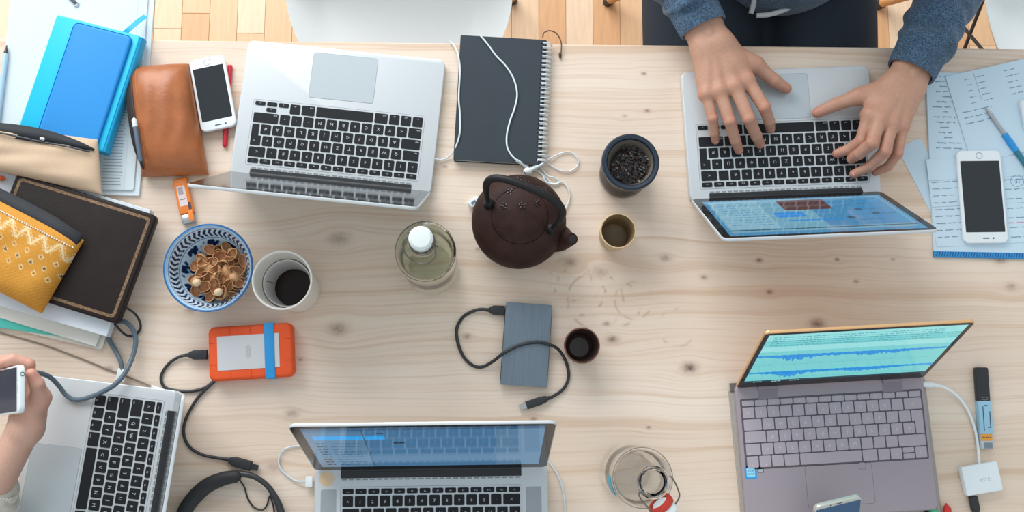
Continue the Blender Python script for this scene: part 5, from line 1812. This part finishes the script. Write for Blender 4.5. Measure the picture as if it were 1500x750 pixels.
o, w, d = sheet('column_sheet', 'sheet with columns of figures at the top right corner of the notes', 'paper', ((1424, 240), (1580, 204), (1412, 106)), 0.0054, 0.0006, PAPERB)
hw = MB()
for i in range(5):
    for x0, x1 in ((0.030, 0.045), (0.052, 0.068), (0.10, 0.125)):
        pen_strokes(hw, -w / 2 + x0, -w / 2 + x1 - r6.uniform(0, .006), d / 2 - 0.012 - i * 0.0105, r6, 0.0016, 0.00066, True, 0.010)
for i in range(3): pen_strokes(hw, -w / 2 + 0.01, -w / 2 + r6.uniform(0.045, 0.075), d / 2 - 0.066 - i * 0.010, r6, 0.0018, 0.00066, True)
hw.build('handwriting', INK, o)
MB().box(-w / 2 + 0.0480, d / 2 - 0.052, 0.0006, -w / 2 + 0.0485, d / 2 - 0.004, 0.00068).build('ruled_line', INK, o)

BT = mat('pen_teal', (46, 120, 140), 0.4)
pen('slim steel pen with a bright blue wrapped grip on the handwritten notes', (1443, 157), (1522, 268), 0.0078, 0.0085, 0.0046, None, tip=(0.12, STEEL),
    sections=((0.12, 0.36, 0.72, STEEL, 'front_tube'), (0.36, 0.44, 1.12, mat('grip_blue', (36, 150, 220), 0.35), 'grip'), (0.44, 0.52, 1.22, mat('grip_blue', (36, 150, 220), 0.35), 'grip'), (0.52, 0.58, 1.1, mat('grip_blue', (36, 150, 220), 0.35), 'grip'), (0.58, 1.0, 1.0, BT, 'barrel')))
c = at(1512, 168, 0.012)
ad = MB().prism(roundrect(0.034, 0.052, 0.006, 5), 0, 0.010, 0.003, 3).build('white_case', mat('white_plastic', (230, 236, 238), 0.3), None, (c.x, c.y, T + 0.0055), (0, 0, 0.12))
tag(ad, 'rounded white plastic case cut off by the right picture edge', 'case')

# hub with its lead, writing on it
c, rz, w, d = fit((1417, 727), (1470, 718), (1409, 684), 0.014)
hub = thing('adapter_hub', 'square white adapter hub with a white lead, right of the rose-grey laptop', 'adapter', (c.x, c.y, T), rz)
WP = mat('white_plastic', (230, 236, 238), 0.3)
MB().prism(roundrect(w, d, 0.003, 4), 0.0004, 0.0145, 0.0018, 2).build('housing', WP, hub)
MB().text('ASUS', 0.0085, 0, Matrix.Translation((0.004, -0.002, 0.01456)), 0.019).build('lettering', mat('hub_grey', (170, 184, 190), 0.5), hub)
cable('lead', None, None, [(1352, 563, .014), (1365, 563, .013), (1382, 567, .011), (1400, 578, .008), (1416, 598, .005), (1427, 625, .004), (1432, 650, .005), (1434, 676, .008), (1434.5, 682, .009)], 0.0022, WP, parent=hub)
cable('lead_plug', None, None, [(1350, 563, .0135), (1366, 563.5, .0130)], 0.0046, WP, parent=hub)
cable('strain_relief', None, None, [(1365, 563, .0130), (1374, 565, .012)], 0.0032, WP, parent=hub)
hp_ = thing('black_plug', 'black plug and lead leaving the bottom of the white adapter hub', 'plug', at(1427, 740, 0))
plug(hp_, (1430, 752), (1425, 727), 0.013, 0.009, BLKP, za=0.007)
cable('lead', None, None, [(1430, 750, .007), (1433, 765, .004), (1438, 800, .003), (1450, 840, .003)], 0.0022, BLK, parent=hp_)

# stick with black cap
c, rz, w, d = fit((1436, 658), (1456, 658), (1434, 538), 0.010)
st = thing('stick_drive', 'slim stick with a black cap, pale blue label and orange sticker', 'stick', (c.x, c.y, T), rz)
MB().prism(roundrect(w * 0.95, d * 0.42, 0.003, 3, 0, d * 0.29), 0.0002, 0.0115, 0.002, 2).build('black_cap', mat('cap_black', (36, 38, 42), 0.4), st)
MB().tube([(0.005 * math.cos(a) + 0.001, d * 0.115 + 0.0022 * math.sin(a), 0.0116) for a in np.linspace(0, 2 * math.pi, 25)[:-1]], 0.0003, 4, closed=True).build('cap_emblem', mat('emblem_grey', (140, 146, 150), 0.4), st)
MB().prism(roundrect(w, d * 0.41, 0.0022, 3, 0.0005, -d * 0.115), 0.0002, 0.0118, 0.002, 2).build('label_sleeve', mat('label_blue', (150, 192, 214), 0.4), st)
lb = MB()
lb.box(-w * 0.18, -d * 0.28, 0.0117, -w * 0.12, d * 0.02, 0.0120); lb.box(w * 0.30, -d * 0.24, 0.0117, w * 0.36, -d * 0.04, 0.0120); lb.box(w * 0.12, -d * 0.24, 0.0117, w * 0.36, -d * 0.232, 0.0120)
lb.box(-w * 0.05, d * 0.03, 0.0117, w * 0.2, d * 0.037, 0.0120)
lb.build('label_print', mat('label_navy', (40, 66, 90), 0.5), st)
MB().prism(roundrect(w * 0.9, d * 0.22, 0.002, 3, 0.0005, -d * 0.39), 0.0002, 0.0105, 0.002, 2).build('clear_end', mat('smoky_plastic', (188, 196, 198), 0.25), st)
MB().box(-w * 0.2, -d * 0.49, 0.0102, w * 0.4, -d * 0.42, 0.0107).build('contact_strip', mat('contact_grey', (120, 132, 142), 0.4), st)
sk = MB().prism(roundrect(w * 0.82, d * 0.085, 0.002, 4, 0, -d * 0.355), 0.0104, 0.0109, mi=0)
pen_strokes(sk, -w * 0.3, w * 0.3, -d * 0.355, random.Random(8), 0.0018, 0.01095, mi=1, word=0.006)
sk.build('orange_sticker', (mat('sticker_orange', (232, 152, 44), 0.5), mat('label_navy', (40, 66, 90), 0.5)), st)

# phone propped up at the bottom edge, pens beside it
c = at(1225, 730, 0.100)
tilt = math.radians(44)
yaw = math.radians(13)
dirn = Matrix.Rotation(yaw, 3, 'Z') @ Vector((0, math.cos(tilt), math.sin(tilt)))
cc = Vector(c) - dirn * 0.069
phone('silver-rimmed dark phone propped up at the bottom edge by the rose-grey laptop', cc, (tilt, 0, yaw), W=0.073, L=0.140, Hh=0.0085, shell=mat('phone_pale_metal', (196, 194, 184), 0.25, metal=0.4),
      screen=mat('phone_blue_screen', (10, 16, 24), 0.08, emit=(30, 84, 130), emit_s=0.6), band=0.006, side=0.0022)
GR = mat('pen_green', (60, 184, 130), 0.35); RD = mat('clip_red', (204, 44, 40), 0.4)
pen('green capped pen lying at the bottom edge beside the grey sleeve', (1366, 740), (1372, 850), 0.0075, 0.0075, 0.0062, None, tip=(0.05, GR), sections=((0.05, 1.0, 1.0, GR, 'barrel'),))
pen('red capped pen lying at the bottom edge beside the green one', (1386, 737), (1402, 850), 0.0080, 0.0080, 0.0062, None, tip=(0.06, RD), sections=((0.06, 1.0, 1.0, RD, 'barrel'),))
pen('black pen lying at the bottom edge between sleeve and green pen', (1356, 744), (1358, 850), 0.0055, 0.0055, 0.0045, None, tip=(0.06, BLKP), sections=((0.06, 1.0, 1.0, BLKP, 'barrel'),))

# ------------------------------------------------------------------ lower left: headphones, leads
HB = mat('headband_black', (38, 40, 43), 0.6, bump=(400, 0.3))
hd = thing('headphones', 'black over-ear headphones with padded band, at the bottom edge', 'headphones', at(345, 760, 0))
o = Vector(hd.location)
pts = [(258, 800, .014), (264, 765, .014), (277, 738, .014), (300, 714, .014), (325, 702, .014), (346, 698, .014), (353, 698, .0135)]
sp_ = spline([at(*p) - o for p in pts], 8)
MB().tube(sp_, [0.0085, 0.0100, 0.0115, 0.0120, 0.0115, 0.0105, 0.0090, 0.005], 18).build('padded_band', HB, hd)
pts = [(340, 693.5, .013), (352, 694, .013), (372, 698, .013), (391, 711, .013), (404, 730, .013), (412, 752, .013), (418, 790, .013)]
sp_ = spline([at(*p) - o for p in pts], 8)
MB().tube(sp_, [0.0045, 0.0048, 0.0044, 0.0042, 0.0050, 0.0060, 0.0065], 14).build('bare_band', mat('band_satin', (50, 52, 54), 0.35), hd)
for a, b in ((256, 820), (422, 815)):
    q = at(a, b, 0.0) - o
    cupo = MB().lathe([(0, 0.001), (0.034, 0.001), (0.038, 0.006), (0.038, 0.024), (0.032, 0.030), (0, 0.031)], 36, 0, Matrix.Translation(q)).build('ear_cup', HB, hd)
    MB().tube([(q.x + 0.026 * math.cos(t_), q.y + 0.026 * math.sin(t_), 0.032) for t_ in np.linspace(0, 2 * math.pi, 33)[:-1]], 0.010, 10, closed=True).build('ear_pad', HB, cupo)
cable('cord', None, None, [(351, 703, .010), (358, 714, .004), (363, 730, .003), (372, 743, .003), (384, 747, .003), (391, 740, .003), (394, 729, .004), (398, 724, .009)], 0.0013, BLK, parent=hd)
cable('cord', None, None, [(396, 726, .010), (401, 745, .004), (402, 770, .003)], 0.0013, BLK, parent=hd)

WL = mat('pale_blue_lead', (206, 220, 226), 0.4)
cb_ = thing('charging_lead', 'thin white lead plugged into the left side of the bottom middle laptop', 'cable', at(415, 690, 0))
cable('cord', None, None, [(449, 705, .0085), (436, 705, .005), (424, 699, .003), (412, 688, .003), (408, 675, .003), (413, 661, .003), (424, 655, .003), (440, 653, .003), (480, 649, .003), (600, 645, .003), (740, 648, .003), (790, 664, .003), (804, 677, .003), (815, 692, .003), (823, 712, .003), (827, 735, .003), (829, 775, .003)], 0.00135, WL, parent=cb_)
M = along(at(447, 705.5, .0085), at(461, 705.5, .0085)); M.translation -= Vector(cb_.location)
MB().prism(roundrect(0.011, 0.0165, 0.0015, 3, 0.0062, 0), -0.0035, 0.0035, 0.001, 2, 0, M).build('magnetic_plug', WP, cb_)

GC = mat('grey_cable', (92, 108, 120), 0.55)
uc = thing('usb_cable', 'thick grey cable from the lower left laptop to the phone in hand', 'cable', at(175, 530, 0))
cable('cord', None, None, [(179, 542, .012), (176, 528, .012), (168, 512, .006), (160, 498, .005), (160, 484, .006), (168, 473, .012), (181, 471, .016), (193, 480, .016), (199, 498, .016), (195, 520, .018), (185, 543, .026), (170, 562, .030), (148, 575, .026), (124, 584, .021), (108, 585, .020), (96, 578, .022), (86, 565, .030), (74, 553, .045), (60, 547, .062), (46, 546, .080), (36, 552, .088)], 0.0037, GC, parent=uc)
M = along(at(180, 540, .012), at(176, 557, .012)); M.translation -= Vector(uc.location)
MB().prism(roundrect(0.020, 0.0135, 0.0015, 3, 0.010, 0), -0.0032, 0.0032, 0.001, 2, 0, M).build('white_plug', WP, uc)
gcord = thing('thin_cord', 'thin brownish cord running from the left edge to the lower left laptop', 'cable', at(120, 530, 0))
cable('cord', None, None, [(-30, 476, .002), (0, 487, .002), (60, 504, .002), (115, 524, .002), (160, 542, .002), (190, 553, .002), (222, 566, .004)], 0.0013, mat('brown_grey_cord', (136, 122, 108), 0.6), parent=gcord)
cable('cord_end', None, None, [(222, 566, .007), (240, 572, .009)], 0.0022, WP, parent=gcord)

# ------------------------------------------------------------------ people
HEATHER = bpy.data.materials.new('heather_blue_knit'); HEATHER.use_nodes = True
nt = HEATHER.node_tree; b = nt.nodes['Principled BSDF']
tc = node(nt, 'ShaderNodeTexCoord')
n1 = noise_node(nt, tc.outputs['Object'], 420, 3, 0.7); n2 = noise_node(nt, tc.outputs['Object'], 40, 3)
cc_ = mixc(nt, smooth(nt, n1, 0.36, 0.66), srgb(38, 58, 80), srgb(88, 118, 144))
cc_ = mixc(nt, smooth(nt, n2, 0.35, 0.7, 0.0, 0.35), cc_, srgb(38, 58, 78))
nt.links.new(cc_, b.inputs['Base Color'])
b.inputs['Roughness'].default_value = 0.9; b.inputs['Sheen Weight'].default_value = 0.25
bp_ = node(nt, 'ShaderNodeBump'); bp_.inputs['Strength'].default_value = 0.6; bp_.inputs['Distance'].default_value = 0.0012
nt.links.new(n1, bp_.inputs['Height']); nt.links.new(bp_.outputs[0], b.inputs['Normal'])
DENIM = mat('dark_denim', (36, 46, 58), 0.85, noise=(300, 0.12), bump=(700, 0.4))
CREAM = mat('cream_knit', (214, 208, 196), 0.9, noise=(200, 0.08), bump=(500, 0.7))
TROU2 = mat('brown_trousers', (96, 84, 74), 0.85, noise=(200, 0.1))

# hands of the typing person (right hand shows at the left, left hand at the right)
tone = ((0.545, 0.295, 0.200), (0.545, 0.225, 0.150))
JR = dict(wrist=at(1044, 68, 0.056), elbow=Vector((0.253, 0.845, T + 0.045)))
handR = dict(wrist=JR['wrist'], elbow=JR['elbow'], tone=tone, show=0.40, fingers=[
    [at(1094, 117, .058), at(1119.5, 157, .062), at(1127, 178, .044), at(1128.5, 189, .029)],
    [at(1076, 126, .062), at(1097, 174, .064), at(1108, 199, .042), at(1113.5, 211, .0275)],
    [at(1054, 133, .060), at(1069, 178, .060), at(1077.5, 206, .040), at(1082.5, 220, .0265)],
    [at(1034.5, 138, .054), at(1044, 174, .052), at(1046.5, 195, .037), at(1048, 206, .0265)]],
    thumb=[at(1080, 83, .047), at(1106, 95, .046), at(1134, 118, .036), at(1152, 129.5, .028)], thumb_up=(0.25, 0.5, 0.8), no_nail=(4,))
JL = dict(wrist=at(1324, 126, 0.052), elbow=Vector((0.822, 0.775, T + 0.045)))
handL = dict(wrist=JL['wrist'], elbow=JL['elbow'], tone=tone, show=0.40, fingers=[
    [at(1273, 168, .060), at(1262, 206, .052), at(1243, 219, .034), at(1226, 225, .0255)],
    [at(1289, 174, .067), at(1277, 210, .074), at(1258, 226, .052), at(1247, 233, .034)],
    [at(1306, 182, .064), at(1296, 222, .068), at(1275, 243, .046), at(1251, 255, .028)],
    [at(1321, 186, .056), at(1315, 225, .054), at(1301, 244, .038), at(1283, 252, .0265)]],
    thumb=[at(1291, 132, .047), at(1259, 141, .045), at(1224, 153, .035), at(1197, 165, .0275)], thumb_up=(0.1, 0.6, 0.75), no_nail=(0, 3, 4))

cx = 0.512
J1 = dict(pelvis=(cx, 0.865, T - 0.165), belly=(cx + 0.01, 0.832, T - 0.035), chest=(cx + 0.01, 0.865, T + 0.14), neck=(cx + 0.01, 0.860, T + 0.345), head=(cx + 0.01, 0.83, T + 0.46), facing=(cx + 0.01, 0.50, T + 0.22),
          shoulderR=(cx - 0.175, 0.89, T + 0.265), shoulderL=(cx + 0.19, 0.885, T + 0.265), elbowR=JR['elbow'], elbowL=JL['elbow'], wristR=JR['wrist'], wristL=JL['wrist'],
          hipR=(cx - 0.10, 0.86, T - 0.165), hipL=(cx + 0.10, 0.86, T - 0.165), kneeR=(cx - 0.118, 0.47, T - 0.155), kneeL=(cx + 0.100, 0.47, T - 0.155),
          ankleR=(cx - 0.12, 0.50, 0.09), ankleL=(cx + 0.11, 0.52, 0.09))
pr1 = person('person in a heather blue sweatshirt and dark jeans typing with both hands', (cx, 0.90, 0), 0, J1, [handR, handL],
             dict(name='sweatshirt', mat=HEATHER, skin=SKIN), DENIM, (70, 52, 40), dict(R=0.30, L=0.27), tone,
             dict(R=dict(r=0.0405, len=0.062, flat=0.86), L=dict(r=0.0405, len=0.062, flat=0.86)))
# open zip and white drawcord tape at the hem
o = Vector(pr1.location)
MB().tube([at(1100, 20, -.030) - o, at(1104, 6, -.025) - o, at(1107, -20, -.01) - o], 0.0045, 8).build('zip', mat('zip_pale', (176, 180, 182), 0.5), pr1)
MB().tube(spline([at(1108, 23, -.034) - o, at(1128, 21, -.034) - o, at(1150, 14, -.034) - o, at(1172, 2, -.034) - o], 6), 0.0045, 8).build('hem_tape', mat('tape_pale', (190, 192, 192), 0.7), pr1)

# phone in the hand at the lower left, with that person's arm
E0 = at(37.5, 569, 0.195)
phi = math.radians(40)
zr = math.radians(4)
dv = Matrix.Rotation(zr, 3, 'Z') @ Vector((math.sin(phi), 0, math.cos(phi)))
nv = Matrix.Rotation(zr, 3, 'Z') @ Vector((-math.cos(phi), 0, math.sin(phi)))
xv = dv.cross(nv)
M = Matrix((xv, dv, nv)).transposed()
cc = Vector(E0) - dv * 0.062
ph = phone('white-edged phone held upright in the hand at the lower left', cc, M.to_euler(), W=0.0665, L=0.124, Hh=0.0085, band=0.010, side=0.003,
           screen=mat('phone_dark_blue', (16, 24, 40), 0.1, emit=(34, 58, 96), emit_s=0.3))
o = Vector(cc)
MB().lathe([(0.0022, 0), (0.0030, 0), (0.0030, 0.0004), (0.0022, 0.0004)], 18, 0, Matrix.Translation((-0.020, 0.0620, 0.0042)) @ Matrix.Rotation(-math.pi / 2, 4, 'X')).build('headphone_jack', PHD, ph)
tone2 = ((0.640, 0.375, 0.285), (0.66, 0.29, 0.21))


def on_phone(x, y, z):
    """a point in the phone's own frame: x across, y towards its top, z out of the screen"""
    return Vector(cc) + xv * x + dv * y + nv * z


wr2 = at(36, 628, 0.118)
el2 = Vector((-0.775, -0.205, T + 0.050))
sgn = 1 if (xv.y < 0) else -1               # +x of the phone points to the bottom of the picture when sgn is 1
hand2 = dict(wrist=wr2, elbow=el2, tone=tone2, show=0.55, r=0.94, fingers=[
    [on_phone(sgn * 0.006, -0.002, -0.024), on_phone(-sgn * 0.036, 0.008, -0.020), on_phone(-sgn * 0.0445, 0.004, 0.000), on_phone(-sgn * 0.040, -0.002, 0.013)],
    [on_phone(sgn * 0.004, -0.022, -0.028), on_phone(-sgn * 0.039, -0.012, -0.022), on_phone(-sgn * 0.0450, -0.016, 0.002), on_phone(-sgn * 0.038, -0.022, 0.0155)],
    [on_phone(sgn * 0.004, -0.042, -0.028), on_phone(-sgn * 0.039, -0.034, -0.022), on_phone(-sgn * 0.0450, -0.038, 0.002), on_phone(-sgn * 0.036, -0.044, 0.0155)],
    [on_phone(sgn * 0.008, -0.060, -0.026), on_phone(-sgn * 0.034, -0.054, -0.020), on_phone(-sgn * 0.0440, -0.058, 0.000), on_phone(-sgn * 0.038, -0.062, 0.013)]],
    thumb=[at(50, 606, .120), at(60, 583, .140), at(54, 562, .160), at(46, 548, .168)], no_nail=(0, 1, 2, 3, 4))
J2 = dict(pelvis=(-1.06, -0.09, T - 0.16), chest=(-1.03, -0.09, T + 0.13), neck=(-1.02, -0.09, T + 0.34), head=(-0.995, -0.09, T + 0.46), facing=(-0.70, -0.05, T + 0.25),
          shoulderR=(-1.02, -0.26, T + 0.25), shoulderL=(-1.02, 0.08, T + 0.25), elbowR=el2, elbowL=(-0.98, 0.13, T - 0.02), wristR=wr2, wristL=(-0.90, 0.02, T - 0.11),
          hipR=(-1.05, -0.18, T - 0.165), hipL=(-1.05, 0.0, T - 0.165), kneeR=(-0.64, -0.20, T - 0.17), kneeL=(-0.64, 0.0, T - 0.17), ankleR=(-0.66, -0.19, 0.09), ankleL=(-0.66, 0.0, 0.09))
wl = Vector(J2['wristL'])
handX = dict(wrist=wl, elbow=Vector(J2['elbowL']), tone=tone2, show=0.5, r=0.94, fingers=[[wl + Vector((0.075, y - 0.02, 0.006)), wl + Vector((0.11, y - 0.02, 0.008)), wl + Vector((0.13, y - 0.02, -0.002)), wl + Vector((0.146, y - 0.02, -0.012))] for y in (-0.03, -0.01, 0.01, 0.028)],
             thumb=[wl + Vector((0.02, -0.03, 0)), wl + Vector((0.05, -0.05, 0.0)), wl + Vector((0.075, -0.06, 0)), wl + Vector((0.095, -0.062, -0.002))], no_nail=(0, 1, 2, 3, 4))
pr2 = person('person at the left end in a cream knit sleeve holding up a phone', (-1.06, -0.09, 0), 0, J2, [hand2, handX],
             dict(name='jumper', mat=CREAM, skin=SKIN_PALE), TROU2, (58, 42, 34), dict(R=0.53, L=0.25), tone2,
             dict(R=dict(r=0.040, len=0.030, flat=0.9), L=dict(r=0.040, len=0.04, flat=0.9)))
make_chair('white shell chair under the person at the left end of the table', (-1.10, -0.09, 0), math.radians(90))

for o_ in COL.objects:
    if o_.name.split('.')[0] in ('handwriting', 'red_handwriting', 'printed_lines', 'stitching', 'vent_slots', 'punched_hole'):
        o_['kind'] = 'stuff'                 # too small to pick apart
